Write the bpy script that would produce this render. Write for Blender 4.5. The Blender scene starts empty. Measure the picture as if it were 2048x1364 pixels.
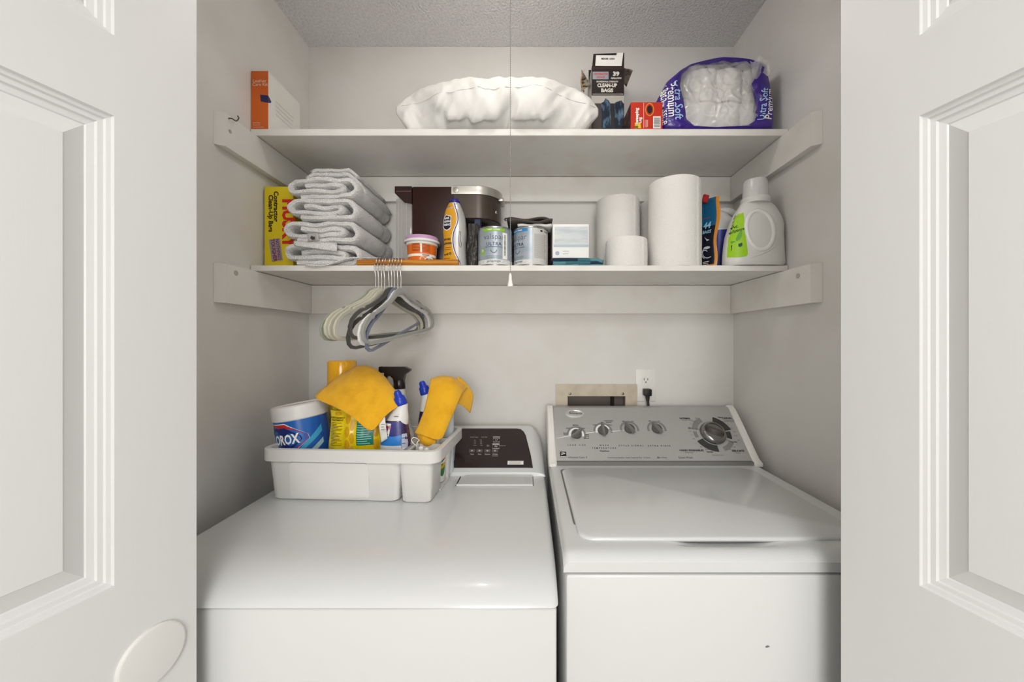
import bpy, bmesh, math, random
from math import sin, cos, pi, radians, sqrt
from mathutils import Vector, Matrix, noise
from mathutils.bvhtree import BVHTree
random.seed(7)
scene = bpy.context.scene
COL = scene.collection

# ---------------------------------------------------------------- camera
F, CX, CY, CAMZ = 754.0, 1057.0, 682.0, 1.305
cam_d = bpy.data.cameras.new('camera'); cam = bpy.data.objects.new('camera', cam_d); COL.objects.link(cam)
cam.location = (0, 0, CAMZ); cam.rotation_euler = (pi / 2, 0, 0)
cam_d.sensor_width = 36; cam_d.sensor_fit = 'HORIZONTAL'; cam_d.lens = F / 2048 * 36
cam_d.shift_x = -(CX - 1024) / 2048; cam_d.shift_y = (CY - 682) / 2048
cam_d.clip_start = 0.01
scene.camera = cam
# ---------------------------------------------------------------- world, lights, exposure
w = bpy.data.worlds.new('world'); scene.world = w; w.use_nodes = True
w.node_tree.nodes['Background'].inputs[0].default_value = (1.0, 0.995, 0.99, 1)
w.node_tree.nodes['Background'].inputs[1].default_value = 0.62
def light(name, kind, loc, power, size=.3, col=(1, .995, .988), rot=(0, 0, 0), sy=None):
    d = bpy.data.lights.new(name, kind); o = bpy.data.objects.new(name, d); COL.objects.link(o)
    d.energy = power; d.color = col; o.location = loc; o.rotation_euler = rot
    if kind == 'AREA':
        d.size = size
        if sy: d.shape = 'RECTANGLE'; d.size_y = sy
    else: d.shadow_soft_size = size
    return o
light('hall_ceiling_light', 'AREA', (0.1, -0.75, 2.33), 8.0, 0.5)
light('hall_fill_light', 'POINT', (0.0, -1.1, 1.3), 22.0, 0.38)  # added fill without a fixture, brightens the closet and its ceiling
vs = scene.view_settings
vs.view_transform = 'Standard'; vs.look = 'None'; vs.gamma = 1; vs.use_curve_mapping = False
vs.exposure = 0.86

# ---------------------------------------------------------------- helpers
def P(px, py, Y): return Vector(((px - CX) / F * Y, Y, CAMZ - (py - CY) / F * Y))
def XX(px, Y): return (px - CX) / F * Y
def ZZ(py, Y): return CAMZ - (py - CY) / F * Y
def lin(h):
    if not isinstance(h, str): return tuple(h) + (1,) if len(h) == 3 else h
    r = []
    for i in (0, 2, 4):
        c = int(h[i:i + 2], 16) / 255
        r.append(c / 12.92 if c <= .04045 else ((c + .055) / 1.055) ** 2.4)
    return tuple(r) + (1,)
MATS = {}
def mat(name, col='cccccc', rough=.5, metal=0, bump=None, var=None, trans=0, alpha=1, coat=0, ior=1.45, emit=0, sheen=0, spec=.5, aniso=None):
    if name in MATS: return MATS[name]
    m = bpy.data.materials.new(name); m.use_nodes = True; nt = m.node_tree; b = nt.nodes['Principled BSDF']
    b.inputs['Base Color'].default_value = lin(col); b.inputs['Roughness'].default_value = rough
    b.inputs['Metallic'].default_value = metal; b.inputs['IOR'].default_value = ior
    b.inputs['Transmission Weight'].default_value = trans; b.inputs['Alpha'].default_value = alpha
    b.inputs['Coat Weight'].default_value = coat; b.inputs['Sheen Weight'].default_value = sheen
    b.inputs['Specular IOR Level'].default_value = spec
    if emit:
        b.inputs['Emission Color'].default_value = lin(col); b.inputs['Emission Strength'].default_value = emit
    tc = None
    def coords(sc):
        nonlocal tc
        tc = tc or nt.nodes.new('ShaderNodeTexCoord')
        mp = nt.nodes.new('ShaderNodeMapping'); nt.links.new(tc.outputs['Object'], mp.inputs[0])
        mp.inputs['Scale'].default_value = sc if hasattr(sc, '__len__') else (sc, sc, sc)
        return mp.outputs[0]
    if var:                                  # (scale, second colour, low, high)
        n = nt.nodes.new('ShaderNodeTexNoise'); n.inputs['Scale'].default_value = 1; n.inputs['Detail'].default_value = 4
        nt.links.new(coords(var[0]), n.inputs['Vector'])
        r = nt.nodes.new('ShaderNodeMapRange'); r.inputs[1].default_value = var[2]; r.inputs[2].default_value = var[3]
        nt.links.new(n.outputs[0], r.inputs[0])
        mx = nt.nodes.new('ShaderNodeMix'); mx.data_type = 'RGBA'
        nt.links.new(r.outputs[0], mx.inputs[0]); mx.inputs[6].default_value = lin(col); mx.inputs[7].default_value = lin(var[1])
        nt.links.new(mx.outputs[2], b.inputs['Base Color'])
    if bump:                                 # (scale, strength, distance[, kind])
        if len(bump) > 3 and bump[3] == 'voronoi':
            n = nt.nodes.new('ShaderNodeTexVoronoi'); n.inputs['Scale'].default_value = 1
        else:
            n = nt.nodes.new('ShaderNodeTexNoise'); n.inputs['Scale'].default_value = 1; n.inputs['Detail'].default_value = 3
        nt.links.new(coords(bump[0]), n.inputs['Vector'])
        bp = nt.nodes.new('ShaderNodeBump'); bp.inputs['Strength'].default_value = bump[1]; bp.inputs['Distance'].default_value = bump[2]
        nt.links.new(n.outputs[0], bp.inputs['Height']); nt.links.new(bp.outputs[0], b.inputs['Normal'])
    MATS[name] = m
    return m

class MB:
    def __init__(s): s.v = []; s.f = []; s.m = []
    def add(s, vs, fs, mi=0):
        o = len(s.v); s.v += [Vector(p) for p in vs]
        s.f += [tuple(i + o for i in f) for f in fs]; s.m += [mi] * len(fs); return s
    def box(s, x0, x1, y0, y1, z0, z1, mi=0):
        return s.add([(x, y, z) for z in (z0, z1) for y in (y0, y1) for x in (x0, x1)],
                     [(0, 2, 3, 1), (4, 5, 7, 6), (0, 1, 5, 4), (2, 6, 7, 3), (0, 4, 6, 2), (1, 3, 7, 5)], mi)
    def rbox(s, x0, x1, y0, y1, z0, z1, r=.003, seg=2, mi=0):
        bm = bmesh.new(); bmesh.ops.create_cube(bm, size=1)
        for v in bm.verts: v.co = Vector((x0 + (v.co.x + .5) * (x1 - x0), y0 + (v.co.y + .5) * (y1 - y0), z0 + (v.co.z + .5) * (z1 - z0)))
        bmesh.ops.bevel(bm, geom=bm.edges[:], offset=r, segments=seg, affect='EDGES', profile=.5)
        bm.verts.index_update()
        s.add([v.co.copy() for v in bm.verts], [[v.index for v in f.verts] for f in bm.faces], mi); bm.free(); return s
    def loft(s, loops, cap0=True, cap1=True, closed=True, mi=0):
        n = len(loops[0]); vs = [p for l in loops for p in l]; fs = []
        for i in range(len(loops) - 1):
            for j in range(n if closed else n - 1):
                k = (j + 1) % n
                fs.append((i * n + j, i * n + k, (i + 1) * n + k, (i + 1) * n + j))
        if cap0: fs.append(tuple(range(n - 1, -1, -1)))
        if cap1: fs.append(tuple((len(loops) - 1) * n + j for j in range(n)))
        return s.add(vs, fs, mi)
    def lathe(s, prof, cx, cy, z0=0, n=32, cap0=True, cap1=True, mi=0):
        return s.loft([[Vector((cx + r * cos(2 * pi * j / n), cy + r * sin(2 * pi * j / n), z0 + z)) for j in range(n)] for r, z in prof], cap0, cap1, True, mi)
    def tube(s, path, r, n=8, closed=False, mi=0, rs=None):
        path = [Vector(p) for p in path]; N = len(path); loops = []; up = None
        for i, p in enumerate(path):
            a = path[(i - 1) % N] if (closed or i) else p
            b = path[(i + 1) % N] if (closed or i < N - 1) else p
            t = (b - a).normalized()
            if up is None:
                up = Vector((0, 0, 1)) if abs(t.z) < .9 else Vector((1, 0, 0))
            up = (up - t * up.dot(t)).normalized(); sd = t.cross(up)
            R = rs[i] if rs else r
            loops.append([p + (up * cos(2 * pi * j / n) + sd * sin(2 * pi * j / n)) * R for j in range(n)])
        if closed: loops.append(loops[0])
        return s.loft(loops, not closed, not closed, True, mi)
    def grid(s, fn, nu, nv, mi=0):
        vs = [fn(i / nu, j / nv) for j in range(nv + 1) for i in range(nu + 1)]
        return s.add(vs, [(j * (nu + 1) + i, j * (nu + 1) + i + 1, (j + 1) * (nu + 1) + i + 1, (j + 1) * (nu + 1) + i) for j in range(nv) for i in range(nu)], mi)
    def poly(s, pts, mi=0): return s.add(pts, [tuple(range(len(pts)))], mi)
    def prism(s, pts, d, mi=0):
        d = Vector(d); pts = [Vector(p) for p in pts]
        return s.loft([pts, [p + d for p in pts]], True, True, True, mi)
    def xf(s, M):
        s.v = [M @ p for p in s.v]; return s
    def bvh(s): return BVHTree.FromPolygons(s.v, s.f)

ORG = {}
def tag(o, label, cat, group=None):
    o['label'] = label; o['category'] = cat
    if group: o['group'] = group
    return o
def thing(name, origin, label=None, cat=None, group=None, kind=None):
    o = bpy.data.objects.new(name, None); COL.objects.link(o); o.location = origin; o.empty_display_size = .02
    ORG[o.name] = Vector(origin)
    if label: tag(o, label, cat, group)
    if kind: o['kind'] = kind
    return o
def build(name, mb, m, parent=None, origin=None, smooth=35, label=None, cat=None, group=None, kind=None, solid=0, subsurf=0, offset=0, fix=True):
    org = Vector(origin) if origin is not None else (ORG[parent.name] if parent else Vector((0, 0, 0)))
    if parent is not None: org = ORG[parent.name]
    me = bpy.data.meshes.new(name)
    me.from_pydata([p - org for p in mb.v], [], mb.f); me.update()
    ms = m if isinstance(m, (list, tuple)) else [m]
    for x in ms: me.materials.append(x)
    if len(ms) > 1: me.polygons.foreach_set('material_index', mb.m)
    if fix:
        bm = bmesh.new(); bm.from_mesh(me); bmesh.ops.recalc_face_normals(bm, faces=bm.faces[:]); bm.to_mesh(me); bm.free()
    if smooth:
        me.polygons.foreach_set('use_smooth', [True] * len(me.polygons))
        if smooth < 180: me.set_sharp_from_angle(angle=radians(smooth))
    o = bpy.data.objects.new(name, me); COL.objects.link(o)
    ORG[o.name] = org
    if parent is not None: o.parent = parent
    else: o.location = org
    if subsurf:
        md = o.modifiers.new('s', 'SUBSURF'); md.levels = md.render_levels = subsurf; md.boundary_smooth = 'PRESERVE_CORNERS'
    if solid:
        md = o.modifiers.new('t', 'SOLIDIFY'); md.thickness = solid; md.offset = offset
    if cat: tag(o, label, cat, group)
    elif label: o['label'] = label
    if kind: o['kind'] = kind
    return o
# text as thin lettering: returns [(u,v)], faces
_tc = {}
def text2d(s, size=1, bold=0, shear=0, align='CENTER', sx=1, space=1.0):
    key = (s, bold, shear, align, space)
    if key not in _tc:
        c = bpy.data.curves.new('t', 'FONT'); c.body = s; c.size = 1; c.offset = bold; c.shear = shear
        c.align_x = align; c.align_y = 'CENTER'; c.resolution_u = 2; c.space_character = space
        o = bpy.data.objects.new('t', c); COL.objects.link(o)
        me = bpy.data.meshes.new_from_object(o)
        _tc[key] = ([tuple(v.co[:2]) for v in me.vertices], [tuple(p.vertices) for p in me.polygons])
        bpy.data.objects.remove(o); bpy.data.curves.remove(c); bpy.data.meshes.remove(me)
    vs, fs = _tc[key]
    return [(x * size * sx, y * size) for x, y in vs], fs
def rot2(p, a): return (p[0] * cos(a) - p[1] * sin(a), p[0] * sin(a) + p[1] * cos(a))
def addtext(mb, s, at, size, mapf, rot=0, mi=0, **k):
    vs, fs = text2d(s, size, **k); a = radians(rot)
    return mb.add([mapf(at[0] + q[0], at[1] + q[1]) for q in (rot2(p, a) for p in vs)], fs, mi)
def lines(mb, mapf, u0, u1, v0, v1, n, h, seed=0, mi=0, vert=False, ragged=.35):
    rr = random.Random(seed)
    for i in range(n):
        t = (i + .5) / n
        e = 1 - rr.random() * ragged
        if not vert:
            v = v1 + (v0 - v1) * t; b = u0 + (u1 - u0) * e
            quad(mb, mapf, u0, b, v - h / 2, v + h / 2, mi, 4)
        else:
            u = u0 + (u1 - u0) * t; b = v1 + (v0 - v1) * e
            quad(mb, mapf, u - h / 2, u + h / 2, b, v1, mi, 2, 4)
    return mb
def quad(mb, mapf, u0, u1, v0, v1, mi=0, nu=1, nv=1):
    return mb.grid(lambda a, b: mapf(u0 + (u1 - u0) * a, v0 + (v1 - v0) * b), nu, nv, mi)
def blob(mb, mapf, pts, mi=0):              # 2-d outline filled as fan
    c = (sum(p[0] for p in pts) / len(pts), sum(p[1] for p in pts) / len(pts)); n = len(pts)
    return mb.add([mapf(*c)] + [mapf(*p) for p in pts], [(0, 1 + i, 1 + (i + 1) % n) for i in range(n)], mi)
def ell(cx, cy, a, b, n=24, t0=0, t1=2 * pi): return [(cx + a * cos(t0 + (t1 - t0) * i / n), cy + b * sin(t0 + (t1 - t0) * i / n)) for i in range(n)]
def arcband(mb, mapf, cx, cy, r0, r1, a0, a1, n=16, mi=0):
    return mb.grid(lambda u, v: mapf(cx + (r0 + (r1 - r0) * v) * cos(radians(a0 + (a1 - a0) * u)), cy + (r0 + (r1 - r0) * v) * sin(radians(a0 + (a1 - a0) * u))), n, 1, mi)
def plane(o, ux, uy, off=.0006):
    o = Vector(o); ux = Vector(ux); uy = Vector(uy); n = ux.cross(uy).normalized()
    return lambda u, v: o + ux * u + uy * v + n * off
def cylmap(cx, cy, r, z0, a0=0, off=.0005):
    def f(u, v):
        R = (r(z0 + v) if callable(r) else r) + off; a = a0 + u / R
        return Vector((cx + R * sin(a), cy - R * cos(a), z0 + v))
    return f
def projmap(mb, off=.0006, d=(0, 1, 0), M=None):
    t = mb.bvh(); d = Vector(d).normalized(); last = [None]
    def f(x, z):
        h = t.ray_cast(Vector((x, 0, z)), d)
        if h[0] is None:
            q = t.find_nearest(Vector((x, last[0] or 1.1, z)))[0]; return q - d * off
        last[0] = h[0].y - off
        return h[0] - d * off
    return f
def sell(xc, yc, a, b, e, z, n=36):
    L = []
    for j in range(n):
        t = 2 * pi * j / n; c, s_ = cos(t), sin(t)
        L.append(Vector((xc + a * math.copysign(abs(c) ** (2 / e), c), yc + b * math.copysign(abs(s_) ** (2 / e), s_), z)))
    return L
def bez(pts, n):                             # Catmull-Rom through points
    pts = [Vector(p) for p in pts]; out = []; N = len(pts)
    for i in range(N - 1):
        p0 = pts[max(i - 1, 0)]; p1 = pts[i]; p2 = pts[i + 1]; p3 = pts[min(i + 2, N - 1)]
        for k in range(n):
            t = k / n
            out.append(.5 * ((2 * p1) + (p2 - p0) * t + (2 * p0 - 5 * p1 + 4 * p2 - p3) * t * t + (3 * p1 - p0 - 3 * p2 + p3) * t ** 3))
    out.append(pts[-1]); return out
def interp(tab, x):
    if tab[0][0] > tab[-1][0]: tab = tab[::-1]
    if x <= tab[0][0]: return tab[0][1]
    for (a, b), (c, d) in zip(tab, tab[1:]):
        if x <= c: return b + (d - b) * (x - a) / (c - a)
    return tab[-1][1]
def sst(a, b, x):
    t = max(0, min(1, (x - a) / (b - a))); return t * t * (3 - 2 * t)
def Rot(axis, deg, at):
    at = Vector(at); return Matrix.Translation(at) @ Matrix.Rotation(radians(deg), 4, axis) @ Matrix.Translation(-at)

# ---------------------------------------------------------------- materials
wallm = mat('wall_paint', 'e2e0dc', .6, bump=(140, .1, .002), var=(5, 'dad7d1', .45, .75))
cleatm = mat('shelf_paint', 'ebe9e4', .5, bump=((6, 60, 60), .08, .002), var=(7, 'e0dcd5', .5, .75))
popm = mat('popcorn_ceiling', 'f4f4f4', .9, bump=(150, .7, .012), var=(150, 'e6e6e6', .4, .65))
doorm = mat('door_paint', 'd8d8d7', .42, bump=((420, 420, 10), .1, .0008))
doorh = mat('door_paint_crossgrain', 'd8d8d7', .42, bump=((10, 10, 420), .1, .0008))
enamel = mat('white_enamel', 'd7d8d8', .2, coat=.25)
enamel2 = mat('white_enamel_cabinet', 'd6d7d6', .26)
plast = mat('white_plastic', 'eceae5', .38)
black = mat('black_print', '17161a', .5); white = mat('white_print', 'f4f3ef', .5)
chrome = mat('chrome', 'd8d8d8', .14, 1)
paper = mat('tissue_paper', 'e9e7e3', .9, bump=(260, .35, .003, 'voronoi'))
terry = mat('terry_cloth', 'f6f5f3', .95, bump=(330, 1.0, .007), sheen=.3)
dark = mat('dark_gap', '2a2724', .7)
# ================================================================ the setting
XL, XR, YB, ZC, YF = -0.788, 0.7357, 1.353, 2.36, 0.60
UZ, LZ, SY = 1.905, 1.519, 1.066            # shelf tops and front edge
def struct(name, mb, m, smooth=0):
    o = build(name, mb, m, smooth=smooth); o['kind'] = 'structure'; return o
# back wall with a hole for the recessed supply box
bx0, bx1, bz0, bz1 = XX(1135, YB), XX(1250, YB), .93, ZZ(792, YB)
b = MB(); b.box(XL - .1, bx0, YB, YB + .1, 0, ZC).box(bx1, XR + .1, YB, YB + .1, 0, ZC).box(bx0, bx1, YB, YB + .1, 0, bz0).box(bx0, bx1, YB, YB + .1, bz1, ZC)
struct('wall_back', b, wallm)
struct('wall_left', MB().box(XL - .1, XL, YF + .1, YB, 0, ZC), wallm)
struct('wall_right', MB().box(XR, XR + .1, YF + .1, YB, 0, ZC), wallm)
struct('ceiling', MB().box(XL - .1, XR + .1, YF + .1, YB + .1, ZC, ZC + .08), popm)
struct('floor', MB().box(-2.6, 2.6, -1.5, YB + .1, -.06, 0), mat('floor_laminate', 'a39d96', .45, var=((3, 40, 3), '8f8982', .4, .65)))
b = MB().box(-2.6, -.77, YF, YF + .1, 0, ZC).box(.72, 2.6, YF, YF + .1, 0, ZC).box(-.77, .72, YF, YF + .1, 2.09, ZC)
struct('wall_front', b, wallm)
struct('hall_ceiling', MB().box(-2.6, 2.6, -1.5, YF, ZC, ZC + .08), mat('hall_ceiling_paint', 'e6e4e0', .8))
struct('wall_hall', MB().box(-2.6, 2.6, -1.6, -1.5, 0, ZC), mat('hall_wall_paint', 'dedbd4', .7))

# ---------------------------------------------------------------- bifold doors with moulded panels
def leaf(name, parent, A, B, n, W, disc=False):
    """A: far bottom corner, direction A->B along the leaf; n: outward normal of the moulded face."""
    A = Vector(A); d = (Vector(B) - A).normalized(); n = Vector(n); TH = .034; Hh = 2.03
    m = lambda t, z, h: A + d * t + Vector((0, 0, z)) + n * h
    stile, b = .1005, MB()
    panels = [(.20, .775), (.979, 1.605), (1.712, 1.93)]
    rings = [(0, 0), (.0015, -.0035), (.006, -.0045), (.0075, -.007), (.013, -.0075), (.0145, -.0102), (.0215, -.0115), (.023, -.013), (.046, -.0035), (.0468, -.0024)]
    for z0, z1 in panels:
        L = [[m(stile + o, z0 + o, h), m(W - stile - o, z0 + o, h), m(W - stile - o, z1 - o, h), m(stile + o, z1 - o, h)] for o, h in rings]
        b.loft(L, False, True)
    zs = [.012] + [z for p in panels for z in p] + [Hh]
    for t0, t1 in ((0, stile), (W - stile, W)):
        b.add([m(t0, zs[0], 0), m(t1, zs[0], 0), m(t1, Hh, 0), m(t0, Hh, 0)], [(0, 1, 2, 3)])
    for i in range(0, len(zs), 2):
        b.add([m(stile, zs[i], 0), m(W - stile, zs[i], 0), m(W - stile, zs[i + 1], 0), m(stile, zs[i + 1], 0)], [(0, 1, 2, 3)], 1)
    c = [m(0, .012, 0), m(W, .012, 0), m(W, Hh, 0), m(0, Hh, 0)]; k = [p - n * TH for p in c]
    b.add(c + k, [(7, 6, 5, 4), (0, 4, 5, 1), (1, 5, 6, 2), (2, 6, 7, 3), (3, 7, 4, 0)])
    o = build(name, b, [doorm, doorh], parent, smooth=0, fix=False)
    return o, m
aL = radians(13.5)
def bifold(name, sgn, X0, lab):
    d = Vector((-sin(aL) * sgn, -cos(aL), 0)); n = Vector((cos(aL) * sgn, -sin(aL), 0)); W = .385
    A = Vector((X0, YF, 0)); root = thing(name, (X0, YF, 0), kind='structure'); root['label'] = lab
    o, m = leaf('door_leaf', root, A, A + d * W, n, W)
    F2 = A + d * W - n * .038                               # fold; outer leaf goes back to the jamb
    d2 = Vector((-sin(radians(6)) * sgn, cos(radians(6)), 0)); n2 = Vector((-cos(radians(6)) * sgn, -sin(radians(6)), 0))
    leaf('door_leaf', root, F2 + n2 * .036, F2 + n2 * .036 + d2 * W, n2, W)
    for z in (.25, 1.0, 1.8):
        build('hinge', MB().tube([A + d * (W + .002) - n * .036 + Vector((0, 0, z + q)) for q in (-.035, .035)], .004, 8), chrome, root)
    return root, m, n
dl, mL, nL = bifold('door_1', 1, XX(393, YF), 'white moulded panel bifold door folded open on the left')
dr, mR, nR = bifold('door_2', -1, XX(1682, YF), 'white moulded panel bifold door folded open on the right')
b = MB()                                                     # round white bumper disc on the left door
ct, cz, R = .059, .852, .042
b.loft([[mL(ct + r * cos(a * pi / 24), cz + r * sin(a * pi / 24), h) for a in range(48)] for r, h in ((R, 0), (R, .003), (R - .0015, .0045), (R - .004, .005))], False, True)
build('door_bumper_disc', b, mat('disc_plastic', 'dcdbd7', .45), origin=mL(ct, cz, 0), label='round white plastic disc stuck on the left folding door', cat='disc')

# ---------------------------------------------------------------- shelves on cleats
def shelf(top, th, cz0, cz1, lab):
    root = thing('wall_shelf', ((XL + XR) / 2, YB, top - th), lab, 'shelf')
    g = .0015
    build('shelf_board', MB().rbox(XL + g, XR - g, SY, YB - g, top - th, top, .0012, 1), cleatm, root, smooth=0)
    T = .0205
    for s, X in ((1, XL), (-1, XR)):
        pts = [(X + s * .0005, .943), (X + s * T, .956), (X + s * T, YB - .001), (X + s * .0005, YB - .001)]
        build('cleat', MB().prism([(x, y, cz0) for x, y in pts], (0, 0, cz1 - cz0)), cleatm, root, smooth=0)
    build('cleat', MB().box(XL + T + .001, XR - T - .001, YB - T, YB - .0005, cz0, cz1), cleatm, root, smooth=0)
    return root
su = shelf(UZ, .019, 1.799, 1.8842, 'upper white wooden shelf holding the pillow and tissue pack')
sl = shelf(LZ, .016, 1.402, 1.5012, 'lower white wooden shelf holding towels, paint cans and paper rolls')
hk = P(463, 237, .965); hx = XL + .0205
b = MB().tube(bez([(hx - .004, hk.y, hk.z), (hx + .008, hk.y, hk.z), (hx + .016, hk.y + .004, hk.z - .004), (hx + .018, hk.y + .01, hk.z + .006), (hx + .014, hk.y + .012, hk.z + .014)], 5), .0016, 6)
build('screw_hook', b, mat('tarnished_steel', '6d675c', .4, .8), su)
scr = mat('painted_screw', 'b9b4a8', .5)
for root, X, px, py, r in ((su, XL + .0205, 460, 263, .005), (sl, XL + .0205, 472, 546, .007), (sl, XR - .0205, 1596, 552, .007)):
    Y = X * F / (px - CX); z = ZZ(py, Y); s = 1 if X < 0 else -1
    b = MB().loft([[Vector((X + s * h, Y + q * cos(a * pi / 8), z + q * sin(a * pi / 8))) for a in range(16)] for q, h in ((r, -.001), (r, .0006), (r * .7, .0008), (r * .55, .0002))], False, True)
    build('screw_head', b, scr, root)

# ---------------------------------------------------------------- recessed supply box, outlet, cord
root = thing('supply_box', ((bx0 + bx1) / 2, YB, bz0), 'beige metal recessed laundry box in the wall behind the washer', 'wall box')
fx0, fx1, fz1 = XX(1111, YB), XX(1274, YB), ZZ(768, YB); fz0 = bz0 - .04; t0 = YB - .005
beige = mat('beige_enamel', 'cdc1ae', .45, var=(20, 'bdb09c', .45, .7))
b = MB()
out = [(fx0, fz0), (fx1, fz0), (fx1, fz1), (fx0, fz1)]; inn = [(bx0, bz0), (bx1, bz0), (bx1, bz1), (bx0, bz1)]
b.loft([[Vector((x, t0 + .005, z)) for x, z in out], [Vector((x, t0, z)) for x, z in out], [Vector((x, t0, z)) for x, z in inn], [Vector((x, YB + .002, z)) for x, z in inn]], False, False)
build('frame', b, beige, root, smooth=0)
e = .0015
b = MB().loft([[Vector((x, y, z)) for x, z in ((bx0 + e, bz0 + e), (bx1 - e, bz0 + e), (bx1 - e, bz1 - e), (bx0 + e, bz1 - e))] for y in (YB + .001, YB + .09)], False, True)
build('recess', b, mat('box_inside', '8f857c', .6), root, smooth=0)
build('divider', MB().box(bx1 - .034, bx1 - .002, YB + .02, YB + .088, bz0 + .002, bz1 - .003), mat('box_divider', '5d5450', .6), root, smooth=0)
for px in (1140, 1245):
    c = P(px, 787, YB); build('screw', MB().loft([[Vector((c.x + r * cos(a * pi / 8), t0 - h, c.z + r * sin(a * pi / 8))) for a in range(16)] for r, h in ((.005, 0), (.0045, .0015), (.002, .002))], False, True), mat('brass_screw', '7d7263', .35, .8), root)
ox0, ox1, oz0, oz1 = XX(1275, YB), XX(1311, YB), ZZ(802, YB), ZZ(738, YB)
ox0 = ox1 - .0725
root = thing('wall_outlet', ((ox0 + ox1) / 2, YB, oz0), 'white duplex wall outlet beside the beige wall box', 'outlet')
build('cover_plate', MB().rbox(ox0, ox1, YB - .0048, YB + .001, oz0, oz1, .002, 2), plast, root)
oc = (ox0 + ox1) / 2; ym = YB - .0048
for k, zc in enumerate((ZZ(760, YB), ZZ(785, YB))):
    o = build('receptacle', MB().loft([[Vector((oc + .0155 * cos(a * pi / 16), ym - h, zc + max(-.0115, min(.0115, .0165 * sin(a * pi / 16))))) for a in range(32)] for h in (-.001, .0012)], False, True), plast, root)
    b = MB().box(oc - .0075, oc - .0055, ym - .0015, ym - .001, zc - .001, zc + .007).box(oc + .0055, oc + .0075, ym - .0015, ym - .001, zc, zc + .0065)
    b.loft([[Vector((oc + .0024 * cos(a * pi / 6), ym - .0015, zc - .007 + .0024 * sin(a * pi / 6))) for a in range(12)]], False, True)
    build('slot', b, black, o, smooth=0)
zc = ZZ(783, YB)
root = thing('power_cord', (oc, ym, zc), 'black power plug and cord in the lower outlet socket', 'power cord')
rub = mat('black_rubber', '1c1a1b', .45)
build('plug', MB().rbox(oc - .013, oc + .013, ym - .03, ym - .0015, zc - .012, zc + .012, .003, 2), rub, root)
build('strain_relief', MB().tube([(oc, ym - .02, zc - .01), (oc + .001, ym - .02, zc - .03)], .007, 8, rs=[.008, .0055]), rub, root)
build('cable', MB().tube(bez([(oc + .001, ym - .02, zc - .028), (oc + .003, ym - .021, zc - .06), (oc + .002, ym - .016, zc - .14), (oc, ym - .015, .30)], 6), .0042, 8), rub, root)

# ---------------------------------------------------------------- pull chain of the closet lamp
lx, ly = -.037, .80
root = thing('pull_chain_lamp', (lx, ly, ZC), 'thin beaded pull chain with white pendant hanging before the shelves', 'pull chain')
build('lamp_holder', MB().lathe([(.055, -.001), (.055, -.012), (.04, -.02), (.03, -.05), (.028, -.055)], lx, ly, ZC, 24), plast, root)
build('bulb', MB().lathe([(.012, -.056), (.013, -.066), (.024, -.085), (.03, -.105), (.027, -.122), (.014, -.134), (.002, -.137)], lx, ly, ZC, 20), mat('lit_bulb', 'fffaf4', .3, emit=30), root, smooth=180)
chz = ZZ(556, ly); prof = []; z = ZC - .03; cx_ = lx + .034
while z > chz:
    prof += [(.0003, z), (.0009, z - .0009), (.0009, z - .0019), (.0003, z - .0028)]; z -= .0038
build('bead_chain', MB().lathe(prof, lx, ly - .034, 0, 6), mat('chain_metal', 'a19f9a', .4, .7), root, smooth=180)
zb = ZZ(578, ly)
build('pendant', MB().lathe([(.0015, chz - zb + .004), (.003, chz - zb), (.0035, .014), (.0055, .004), (.0058, 0), (.002, -.001)], lx, ly - .034, zb, 14), plast, root)
# ================================================================ dryer
DX0, DX1, DZ = -.70, .0505, .90
root = dryer = thing('clothes_dryer', ((DX0 + DX1) / 2, .97, 0), 'white dryer under the plastic caddy, with a dark brown control panel', 'dryer')
build('cabinet', MB().rbox(DX0 + .004, DX1 - .003, .634, 1.31, .015, .8555, .006, 2), enamel2, root)
for x in (DX0 + .06, DX1 - .06):
    for y in (.70, 1.25): build('foot', MB().lathe([(.02, 0), (.02, .01), (.01, .012), (.01, .02)], x, y, 0, 12), rub, root)
def dprof(i):
    top = [(1.312, DZ - i), (1.0, DZ - i), (.76, DZ - i - .001), (.715, DZ - .004 - i), (.685, DZ - .010 - i), (.66, DZ - .019 - i), (.643, DZ - .0285 - i), (.633 + i, DZ - .0365 - i * .3), (.629 + i, DZ - .041)]
    return [(1.312, .8575)] + top + [(.632 + i, .8575)]
b = MB(); R = .012
b.loft([[Vector((x, y, z)) for y, z in dprof(i)] for x, i in [(DX0 + R - R * sin(a), R * (1 - cos(a))) for a in (pi / 2, pi / 3, pi / 6, 0)] + [(DX1 - R + R * sin(a), R * (1 - cos(a))) for a in (0, pi / 6, pi / 3, pi / 2)]])
build('top_panel', b, enamel, root, smooth=40)
# console along the back with rounded ends
cprof = [(1.13, DZ - .002), (1.132, .911), (1.145, .9165), (1.285, 1.008), (1.30, 1.013), (1.316, 1.004), (1.316, DZ - .002)]
def csec(x, k): return [Vector((x, y + (1 - k) * .0 if y > 1.2 else y, DZ - .002 + (z - DZ + .002) * k)) for y, z in cprof]
xs = [(0.0505 - .052 * (1 - cos(a)), .16 + .84 * sin(a)) for a in [pi / 2 * i / 8 for i in range(9)]]
b = MB().loft([csec(x, k) for x, k in xs] + [csec(-.649 - .052 * (1 - cos(a)) + .052, 0.0) if 0 else csec(DX0 + .052 * (1 - cos(a)), .16 + .84 * sin(a)) for a in [pi / 2 * i / 8 for i in range(8, -1, -1)]])
console = build('console', b, enamel, root, smooth=40)
so, su_ = Vector((0, 1.145, .9165)), Vector((0, .140, .0915)); sl_ = su_.length; su_.normalize()
brown = mat('brown_glass_panel', '33292a', .16, coat=.3)
dmap = plane((0, so.y, so.z), (1, 0, 0), su_, .0012)
x1b, x1t = .0135, -.012
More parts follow.
